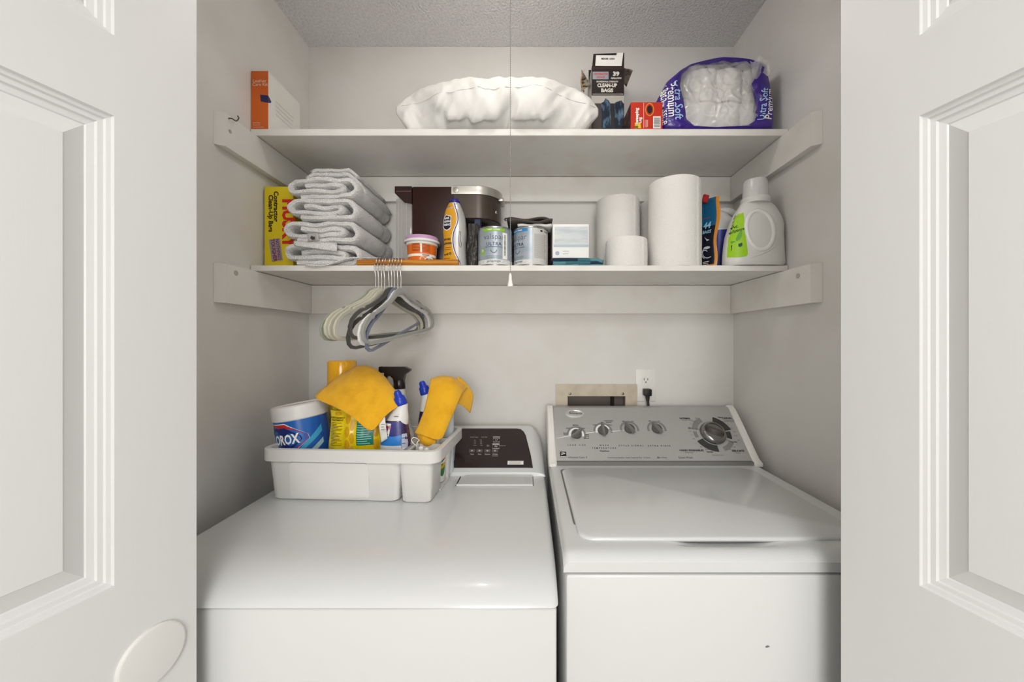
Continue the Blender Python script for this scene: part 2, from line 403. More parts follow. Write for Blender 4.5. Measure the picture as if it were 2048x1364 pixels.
b = MB(); pts = [(DX0 + .05, .004), (x1b, .004), (x1b - .006, .05), (x1t + .003, sl_ * .80), (x1t - .004, sl_ * .90), (x1t - .014, sl_ * .965), (x1t - .028, sl_ * .985), (DX0 + .06, sl_ * .985)]
o3 = plane((0, so.y, so.z), (1, 0, 0), su_, .0012)
b.prism([o3(u, v) for u, v in pts], Vector((1, 0, 0)).cross(su_) * -.002)
cp = build('control_panel', b, brown, root, smooth=0)
def uvp(px, py, o, ux, uy):                  # measured spot on a sloped face -> its own u,v
    d = P(px, py, 1) - Vector((0, 0, CAMZ)); n = Vector(ux).cross(Vector(uy)); o = Vector(o); c = Vector((0, 0, CAMZ))
    h = c + d * ((o - c).dot(n) / d.dot(n)) - o; return h.dot(Vector(ux)), h.dot(Vector(uy))
duv = lambda px, py: uvp(px, py, (0, so.y, so.z), (1, 0, 0), su_)
dm = plane((0, so.y, so.z), (1, 0, 0), su_, .0018)
silk = mat('pale_silkscreen', 'cfc9c6', .5); greyb = mat('grey_touch_pad', '5b5152', .4)
b = MB()
for x0, x1, y in ((942, 955, 875), (961, 976, 875)):
    addtext(b, 'Normal  Heavy' if x0 < 950 else 'Timed  Dry', duv((x0 + x1) / 2, y), .0042, dm, sx=1.0)
for y in (881, 884.5, 888): addtext(b, 'Less', duv(950, y), .004, dm); addtext(b, 'High', duv(962, y), .004, dm)
addtext(b, '10 min', duv(950, 891.5), .004, dm); addtext(b, 'Heat', duv(963, 891.5), .004, dm); addtext(b, 'Clean\nFilter', duv(976, 892), .004, dm)
for px, s in ((944, 'Temp'), (959, 'Time'), (975, 'Dryness'), (990, 'Wrinkle')): addtext(b, s, duv(px, 909), .0052, dm, bold=.02)
addtext(b, 'Advanced', duv(990, 912.5), .0044, dm); addtext(b, 'Energy Saver', duv(1005, 892), .0042, dm)
for px, py in ((993, 879.5), (992, 892.5)):
    for (a, c, e_, g) in ((-7, 7, -5.5, -4.6), (-7, 7, 4.6, 5.5), (-7, -6, -5.5, 5.5), (6, 7, -5.5, 5.5), (-7, 7, -3.2, -2)):
        p, q = duv(px + a, py + g), duv(px + c, py + e_); quad(b, dm, p[0], q[0], p[1], q[1])
u, v = duv(993, 880); arcband(b, dm, u, v, .0025, .0038, 150, 390)
u, v = duv(992, 893); addtext(b, 'dry', (u, v), .008, dm, bold=.02)
build('lettering', b, silk, cp, smooth=0, kind='stuff')
for px in (944, 959, 975, 990):
    p, q = duv(px - 6.5, 905.5), duv(px + 6.5, 899)
    o = build('touch_pad', quad(MB(), dm, p[0], q[0], p[1], q[1]), greyb, cp, smooth=0)
b = MB(); dm2 = plane((0, so.y, so.z), (1, 0, 0), su_, .0022)
for i, px in enumerate((944, 959, 975, 990)):
    u, v = duv(px, 902.3)
    [quad(b, dm2, u - .0012, u + .0012, v - .003, v + .003), arcband(b, dm2, u, v, .0018, .0032, 0, 360), quad(b, dm2, u - .0028, u + .0028, v - .0024, v + .0024), blob(b, dm2, ell(u, v, .003, .0012))][0]
build('pad_icon', b, silk, cp, smooth=0, kind='stuff')
p, q = duv(1015, 930), duv(1047, 922.5)
o = build('sticker', quad(MB(), dm, p[0], q[0], p[1], q[1]), white, cp, smooth=0)
b = MB(); lines(b, dm2, p[0] + .004, q[0] - .004, p[1] + .001, q[1] - .001, 3, .0011, 3, ragged=.2); build('fine_print', b, mat('grey_print', '77736f', .6), cp, smooth=0, kind='stuff')
# lint filter cover
fy0, fy1, fxa, fxb = 1.052, 1.124, -.2, .012
b = MB(); b.loft([[Vector((fxa - .002 + i, fy0 + i, z)), Vector((fxb - i, fy0 + i, z)), Vector((fxb - i, fy1, z)), Vector((fxa + .012 + i, fy1, z))] for i, z in ((0, DZ + .0003), (0, DZ + .0035), (.0015, DZ + .005))], False, True)
lf = build('lint_filter_cover', b, enamel, root, smooth=0)
for a_, c_ in ((fxa - .004, fxa - .001), (fxb + .0005, fxb + .002)): build('cover_gap', MB().box(a_, c_, fy0, fy1, DZ, DZ + .001), dark, lf, smooth=0)

# ================================================================ washer
WX0, WX1, WZ = .0615, .70, .928
root = washer = thing('washing_machine', ((WX0 + WX1) / 2, .98, 0), 'white top-loading washer with a silver dial console and closed lid', 'washer')
build('cabinet', MB().rbox(WX0 + .004, WX1 - .004, .662, 1.31, .015, .8945, .007, 2), enamel2, root)
for x in (WX0 + .06, WX1 - .06):
    for y in (.72, 1.25): build('foot', MB().lathe([(.02, 0), (.02, .01), (.01, .012), (.01, .02)], x, y, 0, 12), rub, root)
lx0, lx1, ly0, ly1 = .096, .650, .712, 1.108; lcx = (lx0 + lx1) / 2
def decktop(x, y):
    z = WZ
    z -= .013 * math.exp(-((x - lcx) / .085) ** 4) * sst(.690, .706, y) * (1 - sst(.735, .75, y))    # finger scoop
    e = min(x - WX0, WX1 - x); z -= .010 * (1 - min(1, e / .012)) ** 2
    if y < .69: z -= .012 * ((.69 - y) / .028) ** 2.2
    return z
ysd = [.662, .664, .667, .671, .676, .682, .69, .696, .70, .704, .708, .712, .72, .735, .742, .75, .8, .95, 1.1, 1.14, 1.312]
xsd = [WX0, WX0 + .002, WX0 + .005, WX0 + .009, WX0 + .014] + [WX0 + .014 + (WX1 - WX0 - .028) * i / 50 for i in range(1, 50)] + [WX1 - .014, WX1 - .009, WX1 - .005, WX1 - .002, WX1]
b = MB(); nx = len(xsd)
b.add([(x, y, decktop(x, y)) for y in ysd for x in xsd], [(j * nx + i, j * nx + i + 1, (j + 1) * nx + i + 1, (j + 1) * nx + i) for j in range(len(ysd) - 1) for i in range(nx - 1)])
rim = [(x, ysd[0]) for x in xsd] + [(WX1, y) for y in ysd[1:]] + [(x, ysd[-1]) for x in reversed(xsd[:-1])] + [(WX0, y) for y in reversed(ysd[1:-1])]
b.loft([[Vector((x, y, decktop(x, y))) for x, y in rim], [Vector((x, y, .8985)) for x, y in rim]], False, True)
build('deck', b, enamel, root, smooth=40)
def rrect(x0, x1, y0, y1, r, n=6):
    L = []
    for cx, cy, a in ((x1 - r, y1 - r, 0), (x0 + r, y1 - r, 90), (x0 + r, y0 + r, 180), (x1 - r, y0 + r, 270)):
        L += [(cx + r * cos(radians(a + 90 * i / n)), cy + r * sin(radians(a + 90 * i / n))) for i in range(n + 1)]
    return L
b = MB().loft([[Vector((x, y, z)) for x, y in rrect(lx0 + i, lx1 - i, ly0 + i, ly1 - i, .03)] for i, z in ((.004, WZ - .0045), (.0, WZ - .001), (0, WZ + .0022), (.0015, WZ + .0042), (.0045, WZ + .0055))])
build('lid', b, enamel, root, smooth=50)
b = MB(); L0 = rrect(lx0 - .0035, lx1 + .0035, ly0 + .05, ly1 + .003, .02); L1 = rrect(lx0 + .002, lx1 - .002, ly0 + .05, ly1 - .002, .02)
b.loft([[Vector((x, y, WZ + .0006)) for x, y in L0], [Vector((x, y, WZ + .0006)) for x, y in L1]], False, False)
build('lid_seam', b, mat('seam_grey', '75736f', .6), root, smooth=0)
# console
pb, pt = Vector((0, 1.148, .9405)), Vector((0, 1.288, 1.0775)); su2 = (pt - pb); SL = su2.length; su2.normalize()
wprof = [(1.132, WZ - .001), (1.132, .936), (1.14, .9395), (1.149, .9445), (1.22, 1.018), (1.262, 1.058), (1.28, 1.0735), (1.292, 1.081), (1.305, 1.083), (1.316, 1.076), (1.316, WZ - .001)]
for x0, x1 in ((WX0 - .0005, .0855), (.682, .7065)):
    b = MB(); b.loft([[Vector((x, y + (i if y < 1.3 else -i), z - i * (z > .95))) for y, z in wprof] for x, i in ((x0, .004), (x0 + .004, 0), (x1 - .004, 0), (x1, .004))])
    build('end_cap', b, plast, root, smooth=40)
silver = mat('brushed_silver', 'b4b4b2', .42, .3, bump=((4, 500, 500), .05, .0005))
b = MB().loft([[Vector((x, y, z)) for y, z in ((1.152, .935), (pb.y, pb.z), (pt.y, pt.z), (1.312, 1.079), (1.312, .935))] for x in (.0855, .682)])
cp = build('control_panel', b, silver, root, smooth=0)
build('console_base_strip', MB().box(.0855, .682, 1.140, 1.20, WZ - .0005, .9385), mat('grey_strip', '7c7b79', .45), root, smooth=0)
wm = plane(pb, (1, 0, 0), su2, .0007); wm2 = plane(pb, (1, 0, 0), su2, .0011); wuv = lambda px, py: uvp(px, py, pb, (1, 0, 0), su2)
nn = Vector((1, 0, 0)).cross(su2)
def onp(u, v, h): return pb + Vector((1, 0, 0)) * u + su2 * v + nn * h
dkg = mat('dark_grey_print', '3c3b3b', .5); mdg = mat('mid_grey_print', '828180', .5)
b = MB(); arcs = MB(); lt = MB()
knobs = [(1153, 869, 40), (1206, 862, 92), (1259, 858.5, 122), (1313.5, 858.5, 122)]
for i, (px, py, ang) in enumerate(knobs):
    u, v = wuv(px, py)
    build('gauge_band', arcband(MB(), wm, u, v, .0245, .031, -15 if i else -35, 195 if i else 180), mdg, cp, smooth=0)
    if i == 0: arcband(lt, wm2, u, v, .0175, .0245, -20, 200)
    if i == 1: arcband(lt, wm2, u, v, .0185, .0245, 20, 200)
    kn = build('selector_knob', MB().loft([[onp(u + r * cos(a * pi / 16), v + r * sin(a * pi / 16), h) for a in range(32)] for r, h in ((.0165, .0005), (.0165, .006), (.0150, .0085), (.013, .009))], False, True), mat('knob_grey', '575654', .35), root)
    g = MB(); d = Vector((cos(radians(ang)), sin(radians(ang)))); nrm = Vector((-d.y, d.x))
    for_l = []
    for k in range(9):
        t = -1 + k / 4; wd = .0052 * (1 - .35 * t * t) + .0006; c = d * t * .0205
        for_l.append([onp(u + c.x + nrm.x * wd * s_, v + c.y + nrm.y * wd * s_, h) for s_, h in ((-1.1, .004), (-.9, .014), (-.4, .0175), (.4, .0175), (.9, .014), (1.1, .004))])
    g.loft(for_l)
    build('grip', g, mat('knob_grip', '767573', .3), kn)
u0, v0 = wuv(1113, 877); u1, v1 = wuv(1145, 871); lt.poly([wm2(u0, v0 - .0008), wm2(u1, v1 - .0012), wm2(u1, v1 + .0012), wm2(u0, v0 + .0008)])
u0, v0 = wuv(1171, 867); u1, v1 = wuv(1196, 863.5); lt.poly([wm2(u0, v0 - .0014), wm2(u1, v1 - .0012), wm2(u1, v1 + .0012), wm2(u0, v0 + .0014)])
u0, v0 = wuv(1223, 863); u1, v1 = wuv(1248, 861); lt.poly([wm(u0, v0 - .001), wm(u1, v1 - .0007), wm(u1, v1 + .0007), wm(u0, v0 + .001)])
for px, py, s in ((1153, 890.5, 'LOAD SIZE'), (1208, 891, 'WASH'), (1208, 896.5, 'TEMPERATURE'), (1262, 891.5, 'CYCLE SIGNAL'), (1318, 892, 'EXTRA RINSE')):
    addtext(b, s, wuv(px, py), .0075, wm, bold=.012, sx=.9, space=1.9)
addtext(b, 'Wash/Rinse', wuv(1209, 902.3), .006, wm, bold=.03)
for px, py, s in ((1151, 850.5, 'Medium'), (1136, 856.5, 'Small'), (1131, 868, 'Extra\nSmall'), (1166, 856.5, 'Large'), (1174, 870.5, 'Super\nLarge'), (1174, 876.5, 'Reset'), (1204, 845, 'Hot'), (1189, 850, 'Cold'), (1217, 843, 'Temperature\nControl'), (1219, 850, 'Warm'), (1246, 843, 'Off'), (1265, 843, 'On'), (1299, 842.5, 'Off'), (1318, 842.5, 'On')):
    addtext(b, s, wuv(px, py), .0058, wm, bold=.02)
for px, py, s, z in ((1370, 837, 'NORMAL', .0085), (1454, 836.5, 'CASUAL', .0085), (1383, 901, 'HAND WASHABLES', .0085), (1476, 902, 'DELICATE', .0085), (1440, 835, 'Heavy', .006), (1382, 856.5, 'Regular', .0062), (1468, 884, 'Regular', .0062), (1420, 904, 'Regular', .0062)):
    addtext(b, s, wuv(px, py), z, wm, bold=.035)
build('lettering', b, black, cp, smooth=0, kind='stuff')
b = MB()
for px, py, s, z in ((1155, 915, 'Ultimate Care II', .009), (1258, 915.5, 'Commercial Quality   Super Capacity Plus   6 Cycles', .0062), (1324, 915.5, 'Accu-Wash', .0065), (1371, 915.5, 'Quiet Wash', .009), (1374, 840.5, 'Cottons / Linens', .005), (1458, 840.5, 'Permanent Press', .005), (1458, 843.5, 'Wrinkle Control', .005), (1378, 905, 'Gentle Cycle', .005), (1476, 906, 'Lingerie', .005), (1436, 910.5, 'Final Rinse / Spin', .005)):
    addtext(b, s, wuv(px, py), z, wm, bold=.0)
rr = random.Random(4); cu, cv = wuv(1425.5, 867)
for k in range(26):
    a = k * 2 * pi / 26 + .1; rad = .068 + .010 * rr.random()
    if abs(sin(a)) < .95: addtext(b, ('Spin', 'Rinse', '12', '8', 'Soak', '10', 'Off', '4')[k % 8], (cu + rad * cos(a) * 1.03, cv + rad * sin(a) * .86), .0052, wm)
arcband(b, wm, *wuv(1316.5, 915.3), .0024, .0032, 0, 360)
build('fine_print', b, dkg, cp, smooth=0, kind='stuff')
for r1_, a0_, a1_ in ((.0655, 72, 12), (.058, 8, -22), (.0655, 268, 205)): build('dial_scale', arcband(MB(), wm, cu, cv, .043, r1_, a0_, a1_), dkg, cp, smooth=0)
for px0, py0, px1, py1 in ((1390, 857, 1402, 860), (1449, 878, 1460, 883)):
    p, q = wuv(px0, py0), wuv(px1, py1); b = MB().poly([wm(p[0], p[1] - .0008), wm(q[0], q[1] - .0008), wm(q[0], q[1] + .0008), wm(p[0], p[1] + .0008)]); build('dial_pointer', b, dkg, cp, smooth=0)
for r0_, r1_, a0_, a1_ in ((.047, .0645, 112, 165), (.05, .0645, 285, 330), (.05, .062, 172, 195)): build('gauge_band', arcband(MB(), wm, cu, cv, r0_, r1_, a0_, a1_), mdg, cp, smooth=0)
build('white_line', lt, white, cp, smooth=0, kind='stuff')
kn = build('timer_dial', MB().loft([[onp(cu + r * cos(a * pi / 32), cv + r * sin(a * pi / 32), h) for a in range(64)] for r, h in ((.0405, .0005), (.0405, .004), (.037, .012), (.033, .0165), (.029, .0175), (.027, .014))], False, True), mat('dial_chrome', '8f8d8a', .22, .85), root)
g = MB(); d = Vector((cos(radians(-28)), sin(radians(-28)))); nrm = Vector((-d.y, d.x)); for_l = []
for k in range(13):
    t = -1 + k / 6; wd = .0115 * sqrt(max(0, 1 - t * t)) * .8 + .002; c = d * t * .0265
    for_l.append([onp(cu + c.x + nrm.x * wd * s_, cv + c.y + nrm.y * wd * s_, h) for s_, h in ((-1.3, .0135), (-1.0, .018), (-.3, .027), (.3, .027), (1.0, .018), (1.3, .0135))])
g.loft(for_l); build('grip', g, mat('dial_grip', '4b4644', .3), kn)
u, v = wuv(1149.5, 828); bd = build('badge', MB().loft([[onp(u + a_ * cos(a * pi / 24), v + b_ * sin(a * pi / 24), h) for a in range(48)] for a_, b_, h in ((.032, .0155, 0), (.032, .0155, .003), (.0285, .012, .004), (.027, .0108, .003))], False, True), mat('badge_silver', 'd8d8d6', .2, .5), root)
bm_ = lambda a, c: onp(a, c, .0036)
b = addtext(MB(), 'Whirlpool', (u + .002, v), .0105, bm_, bold=.01, shear=.3); arcband(b, bm_, u - .009, v + .003, .007, .0085, 20, 200); build('lettering', b, black, bd, smooth=0)
p, q = wuv(1120.5, 914.5), wuv(1132, 903.5); quad_b = quad(MB(), wm, p[0], q[0], p[1], q[1]); es = build('energy_logo', quad_b, black, cp, smooth=0)
b = MB(); cu2, cv2 = (p[0] + q[0]) / 2, (p[1] + q[1]) / 2; blob(b, wm2, [(cu2 + x * .0062, cv2 + .001 + y * .0045) for x, y in ((-1, -.8), (-.2, -.2), (.9, .2), (1, .6), (.1, .4), (-.8, .1))]); quad(b, wm2, p[0] + .001, q[0] - .001, p[1] + .0012, p[1] + .0028); arcband(b, wm2, cu2, cv2 + .001, .0052, .0062, 20, 160); build('logo_mark', b, white, cp, smooth=0, kind='stuff')
build('nick', blob(MB(), lambda u_, v_: Vector((u_, .6615, v_)), [(x, z) for x, z in ((.415, .768), (.418, .7665), (.424, .7685), (.420, .771), (.4165, .7695))]), mat('paint_nick', '7b7975', .7), root, smooth=0)
# ================================================================ upper shelf
def grp(name, items, m, parent):             # each piece a part of its own
    for it in items: build(name, it, m, parent, smooth=0)
orange = mat('orange_card', 'd9661c', .45); card = mat('white_card', 'e9e7e1', .5); navy = mat('navy_tape', '20245c', .4)
x0, x1, y0, y1, zt = -.786, -.738, 1.069, 1.218, 2.071
root = thing('leather_care_box', ((x0 + x1) / 2, y0, UZ), 'narrow orange and white leather care box against the left wall', 'box')
build('carton', MB().rbox(x0, x1, y0 + .0006, y1, UZ, zt, .0008, 1), card, root, smooth=0)
build('orange_panel', MB().box(x0, x1 - .0004, y0 - .0002, y0 + .0012, UZ + .0005, zt - .0004), orange, root, smooth=0)
fm = plane((x0, y0, UZ), (1, 0, 0), (0, 0, 1), .0007)
b = addtext(MB(), 'Leather', (.024, .137), .0125, fm); addtext(b, 'Care Kit', (.025, .127), .0125, fm); build('lettering', b, mat('cream_print', 'f6e3cf', .5), root, smooth=0)
b = MB(); lines(b, fm, .005, .036, .003, .021, 3, .0009, 2); build('fine_print', b, MATS['cream_print'], root, smooth=0, kind='stuff')
sm_ = plane((x1, y0, UZ), (0, 1, 0), (0, 0, 1), .0005)
b = MB(); lines(b, sm_, .03, .135, .055, .105, 4, .0009, 5, ragged=.3); lines(b, sm_, .05, .11, .02, .035, 1, .0009, 6); build('fine_print', b, mat('grey_line_print', '9a958d', .6), root, smooth=0, kind='stuff')
b = MB(); b.poly([fm(u, v) for u, v in ((.0255, .098), (.048, .096), (.048, .075), (.0275, .079))]); b.poly([sm_(u, v) for u, v in ((0, .096), (.012, .087), (.011, .082), (0, .075))]); build('tape_strip', b, navy, root, smooth=0)

# pillow
top = [(793, 212), (812, 192), (830, 180), (870, 163), (930, 155), (1000, 154), (1020, 155), (1060, 152), (1110, 158), (1150, 171), (1180, 193), (1196, 216)]
bot = [(793, 219), (806, 238), (822, 256), (850, 262), (1100, 263), (1150, 261), (1172, 247), (1186, 232), (1196, 222)]
b = MB(); yc = 1.195; loops = []; N = 56; NS = 120
rdg = lambda x, y, k: (1 - abs(noise.noise(Vector((x, y, k)))) * 2.2)
for i in range(NS + 1):
    t = i / NS; px = 793 + 403 * t; e = min(t, 1 - t)
    dd = .15 * (.05 + .95 * sst(-.02, .3, e)); yq = 1.19 - .085 * (1 - sst(0, .22, e))
    za = ZZ(interp(top, px), yq - .085 * dd / .15); zb_ = UZ + .0005 + max(0, ZZ(interp(bot, px), 1.07) - ZZ(262, 1.07))
    zm = zb_ + (za - zb_) * .5; hh = (za - zb_) / 2; L = []
    for j in range(N):
        a = 2 * pi * j / N; c, s_ = cos(a), sin(a)
        p = Vector((XX(px, yq - dd * .4), yq - dd * math.copysign(abs(c) ** (.9 if s_ > 0 else .62), c), zm + hh * math.copysign(abs(s_) ** .9, s_)))
        if c > -.3 and 0 < i < NS:                        # wrinkles of the cover
            k = sst(-.3, .3, c) * sst(0, .06, e) * (1 - .75 * sst(.45, .9, s_)); h = p.z - UZ
            wv = rdg(p.x * 15 + h * 6, h * 4, 1) * .008 + rdg(p.x * 28 - h * 20, h * 9, 4) * .006 + rdg(p.x * 55 + h * 30, h * 20, 6) * .002 + noise.noise(Vector((p.x * 50, h * 30, 9))) * .002
            cr = math.exp(-((px - 1018 - (h - .04) * 330) / (7 + 60 * h)) ** 2) * sst(.15, .0, h) * .045
            cr += math.exp(-((px - 906 + 12 * sin(h * 40)) / 7) ** 2) * sst(.14, .03, h) * .020
            cr -= math.exp(-((px - 955 - h * 100) / 10) ** 2) * sst(.16, .05, h) * .007
            p.y += (cr - wv) * k; p.z += noise.noise(Vector((p.x * 14, 3, 2))) * .004 * k * (s_ > 0)
        p.z = max(p.z, UZ + .0004)
        if p.y < SY - .002 and s_ < .35: p.z -= sst(SY - .002, SY - .022, p.y) * .022 * (.35 - s_) * sst(0, .08, e)
        p.y = min(p.y, YB - .003)
        L.append(p)
    loops.append(L)
b.loft(loops)
pil = build('pillow', b, mat('pillow_cotton', 'e6e5e2', .85, bump=(900, .15, .0008), sheen=.2), origin=(XX(995, yc), yc, UZ), smooth=180, label='plump white pillow lying in the middle of the upper shelf', cat='pillow')
t_ = b.bvh(); pth = []
for k in range(40):
    px = 800 + 392 * k / 39; h = t_.ray_cast(Vector((XX(px, 1.08), .9, interp([(793, ZZ(216, 1.1)), (900, ZZ(210, 1.1)), (1010, ZZ(205, 1.1)), (1070, ZZ(200, 1.1)), (1196, ZZ(219, 1.1))], px))), Vector((0, 1, 0)))
    if h[0]: pth.append(h[0] + Vector((0, -.0003, 0)))
build('seam', MB().tube(pth, .0011, 5), MATS['pillow_cotton'], pil, smooth=180)

# black carton of clean-up bags, flaps open
Yf = 1.178; x0, x1 = XX(1183, Yf), XX(1248, Yf); zt = ZZ(139, Yf); y1 = Yf + .075
root = thing('trash_bag_carton', ((x0 + x1) / 2, Yf, UZ), 'open black clean-up bags carton between pillow and red box', 'box')
blk = mat('black_card', '262021', .4); kraft = mat('kraft_card', 'b7a68d', .7)
b = MB(); b.loft([[Vector((x, y, z)) for x, y in ((x0, Yf), (x1, Yf), (x1, y1), (x0, y1))] for z in (UZ, zt)], True, False)
b.loft([[Vector((x, y, z)) for x, y in ((x0 + .001, Yf + .001), (x1 - .001, Yf + .001), (x1 - .001, y1 - .001), (x0 + .001, y1 - .001))] for z in (UZ + .003, zt)], True, False, mi=1)
build('carton', b, [mat('grey_card', 'b9b5ae', .5), kraft], root, smooth=0)
fm = plane((x0, Yf, UZ), (1, 0, 0), (0, 0, 1), .0007); fm2 = plane((x0, Yf, UZ), (1, 0, 0), (0, 0, 1), .0012); fm3 = plane((x0, Yf, UZ), (1, 0, 0), (0, 0, 1), .0017)
W = x1 - x0; H = zt - UZ; S = Yf / F
fu = lambda px, py: ((px - 1183) * S, ZZ(py, Yf) - UZ)
build('black_panel', quad(MB(), fm, 0, W, fu(0, 191)[1], H), blk, root, smooth=0)
b = addtext(MB(), '39', fu(1232, 148.5), .0175, fm2, bold=.05, sx=1.15); addtext(b, 'GALLON', fu(1232, 157), .0078, fm2, bold=.04, sx=1.05)
addtext(b, 'PROFESSIONAL STRENGTH', fu(1214, 164), .0072, fm2, bold=.03, shear=.3, sx=.78); addtext(b, 'CLEAN-UP', fu(1214, 171.5), .0155, fm2, bold=.05, sx=.84); addtext(b, 'BAGS', fu(1214, 181.5), .0155, fm2, bold=.05, sx=1.0)
build('lettering', b, mat('pale_print', 'e4e0d6', .5), root, smooth=0)
b = MB(); quad(b, fm2, fu(1185, 0)[0], fu(1246, 0)[0], fu(0, 189)[1], fu(0, 188.3)[1]); build('fine_print', b, MATS['pale_print'], root, smooth=0)
p, q = fu(1185, 159), fu(1217, 144); bd = build('brand_block', quad(MB(), fm2, p[0], q[0], p[1], q[1]), mat('silver_blue_print', '9ba0ab', .4), root, smooth=0)
b = addtext(MB(), 'CONTRACTOR', (fu(1201, 149)), .0085, fm3, bold=.03, sx=.75); addtext(b, 'GRADE', fu(1201, 155), .008, fm3, bold=.03); build('lettering', b, mat('red_print', 'd14a3c', .5), bd, smooth=0)
build('dark_print', quad(MB(), fm, 0, fu(1203.5, 0)[0], 0.002, fu(0, 207)[1]), mat('charcoal_print', '4a4344', .5), root, smooth=0)
bagm = mat('bag_print', '24303f', .3, var=((60, 60, 25), '6d8aa8', .5, .68))
for cx, w_ in ((1212, 9.5), (1238, 9)):
    pts = [fu(cx - w_, 256), fu(cx - w_ * .9, 230), fu(cx - w_ * 1.1, 207), fu(cx - w_ * .5, 204), fu(cx - w_ * .1, 197 if cx < 1220 else 203), fu(cx + w_ * .5, 201), fu(cx + w_ * .9, 207), fu(cx + w_, 232), fu(cx + w_ * .95, 256)]
    build('bag_picture', blob(MB(), fm2, pts), bagm, root, smooth=0)
build('charcoal_picture', quad(MB(), fm, fu(1203.5, 0)[0], W, .002, fu(0, 207)[1]), mat('charcoal_print2', '2d2c30', .5), root, smooth=0)
def flap(pts, th, m, name='flap', curve=None):
    return build(name, MB().prism(pts, th), m, root, smooth=0)
lidz = ZZ(100, Yf)
lid = flap([(x0 + .003, y1 - .001, zt), (x1 - .001, y1 - .001, zt), (x1 - .001, y1 + .012, lidz), (x0 + .005, y1 + .012, lidz)], (0, .0012, 0), blk)
fl = flap([(x0, Yf + .002, zt - .001), (x1, Yf + .002, zt - .001), (x1 + .001, Yf + .004, ZZ(130, Yf)), (x0 + .002, Yf + .004, ZZ(130, Yf))], (0, .0012, 0), mat('dark_brown_card', '3a2723', .5))
# tall front lid flap carrying the white label
fl = flap([(x0 + .002, Yf + .0075, zt), (x1 + .002, Yf + .0075, zt), (x1 + .004, Yf + .012, ZZ(99.5, Yf)), (x0 + .008, Yf + .012, ZZ(102, Yf))], (0, .0012, 0), blk)
q_ = [(1190, 128), (1243, 129), (1247, 99.8), (1234, 100.5), (1233, 105.5), (1192, 105.5)]
build('white_label', MB().poly([(XX(a, Yf) + .002, Yf + .006 + (ZZ(c, Yf) - zt) * .08, ZZ(c, Yf)) for a, c in q_]), white, fl, smooth=0)
lm = lambda u, v: Vector((u, Yf + .0055 + (v - zt) * .08, v)); build('lettering', addtext(MB(), 'MEDIUM 1-GARA', (XX(1217, Yf), ZZ(113.5, Yf)), .0078, lm, bold=.04, sx=.72), black, fl, smooth=0)
b = MB().prism([(x0, Yf + .01, zt - .04), (x0, y1 - .005, zt - .002), (x0 - .022, y1 - .02, ZZ(114, Yf)), (x0 - .03, Yf + .012, ZZ(178, Yf))], (-.001, 0, 0)); build('flap', b, [mat('printed_flap', '8e8578', .6, var=(90, '2c2926', .5, .6))], root, smooth=0)
b = MB().grid(lambda u, v: Vector((x0 - .020 - .010 * sin(v * pi), Yf + .012 + .02 * u, ZZ(178 - 45 * v, Yf) + .01 * u)), 3, 8); build('torn_kraft', b, mat('torn_card', 'c6964f', .7), root, smooth=60, solid=.0008)
b = MB().grid(lambda u, v: Vector((x1 + .028 * u + .004 * sin(u * 6 + v * 2), y1 - .06 * v, zt + .034 * (1 - u) ** .7 * (1.0 - .4 * v) - .004 + .012 * u * sin(v * 2))), 8, 6); build('flap', b, mat('bent_flap', '9b9083', .6, var=(60, '6f655b', .5, .6)), root, smooth=60, solid=.001)

# red carton (chimney sweeping log)
Yf = 1.072; x0, x1 = XX(1262, Yf), XX(1325, Yf); zt = ZZ(204, Yf); y1 = 1.17
root = thing('red_log_carton', ((x0 + x1) / 2, Yf, UZ), 'small red sweeping log carton with barcode on the upper shelf', 'box')
build('carton', MB().rbox(x0, x1, Yf, y1, UZ, zt, .001, 1), mat('red_card', 'c8321b', .4), root, smooth=0)
build('side_panel', MB().box(x0 - .0006, x0, Yf + .004, y1 - .002, UZ + .002, zt - .002), mat('dark_side_print', '33211d', .5, var=(40, 'b0532a', .55, .7)), root, smooth=0)
fm = plane((x0, Yf, UZ), (1, 0, 0), (0, 0, 1), .0005); fm2 = plane((x0, Yf, UZ), (1, 0, 0), (0, 0, 1), .0009); fm3 = plane((x0, Yf, UZ), (1, 0, 0), (0, 0, 1), .0013); fm4 = plane((x0, Yf, UZ), (1, 0, 0), (0, 0, 1), .0017); S = Yf / F
fu = lambda px, py: ((px - 1262) * S, ZZ(py, Yf) - UZ)
b = addtext(MB(), 'Sweeping', fu(1273.5, 233), .0125, fm2, rot=90, bold=.045); addtext(b, 'Log', fu(1280, 241), .0115, fm2, rot=90, bold=.045); build('lettering', b, white, root, smooth=0)
b = MB(); blob(b, fm3, [fu(*p) for p in ((1268, 257), (1270, 247), (1274, 250), (1277, 245), (1281, 248), (1282, 257))]); build('flame_print', b, mat('yellow_print', 'f0c52a', .5), root, smooth=0)
b = MB(); lines(b, fm4, *[fu(1268, 0)[0], fu(1280, 0)[0]], fu(0, 257)[1], fu(0, 252)[1], 2, .002, 2); build('fine_print', b, black, root, smooth=0, kind='stuff')
b = MB(); p = fu(1287, 256); quad(b, fm2, p[0], p[0] + .0009, p[1], fu(0, 206)[1]); build('white_rule', b, white, root, smooth=0)
b = MB(); lines(b, fm2, fu(1289, 0)[0], fu(1296, 0)[0], fu(0, 256)[1], fu(0, 240)[1], 3, .0009, 4, vert=True); build('fine_print', b, white, root, smooth=0, kind='stuff')
c = fu(1299, 219.5)
e1 = build('oval_emblem', blob(MB(), fm2, ell(*c, .0125, .0185)), mat('amber_print', 'e2a03c', .5), root, smooth=0)
build('emblem_ring', blob(MB(), fm3, ell(*c, .0105, .016)), MATS['red_card'], e1, smooth=0)
build('emblem_core', blob(MB(), fm4, ell(*c, .0075, .0115)), black, e1, smooth=0)
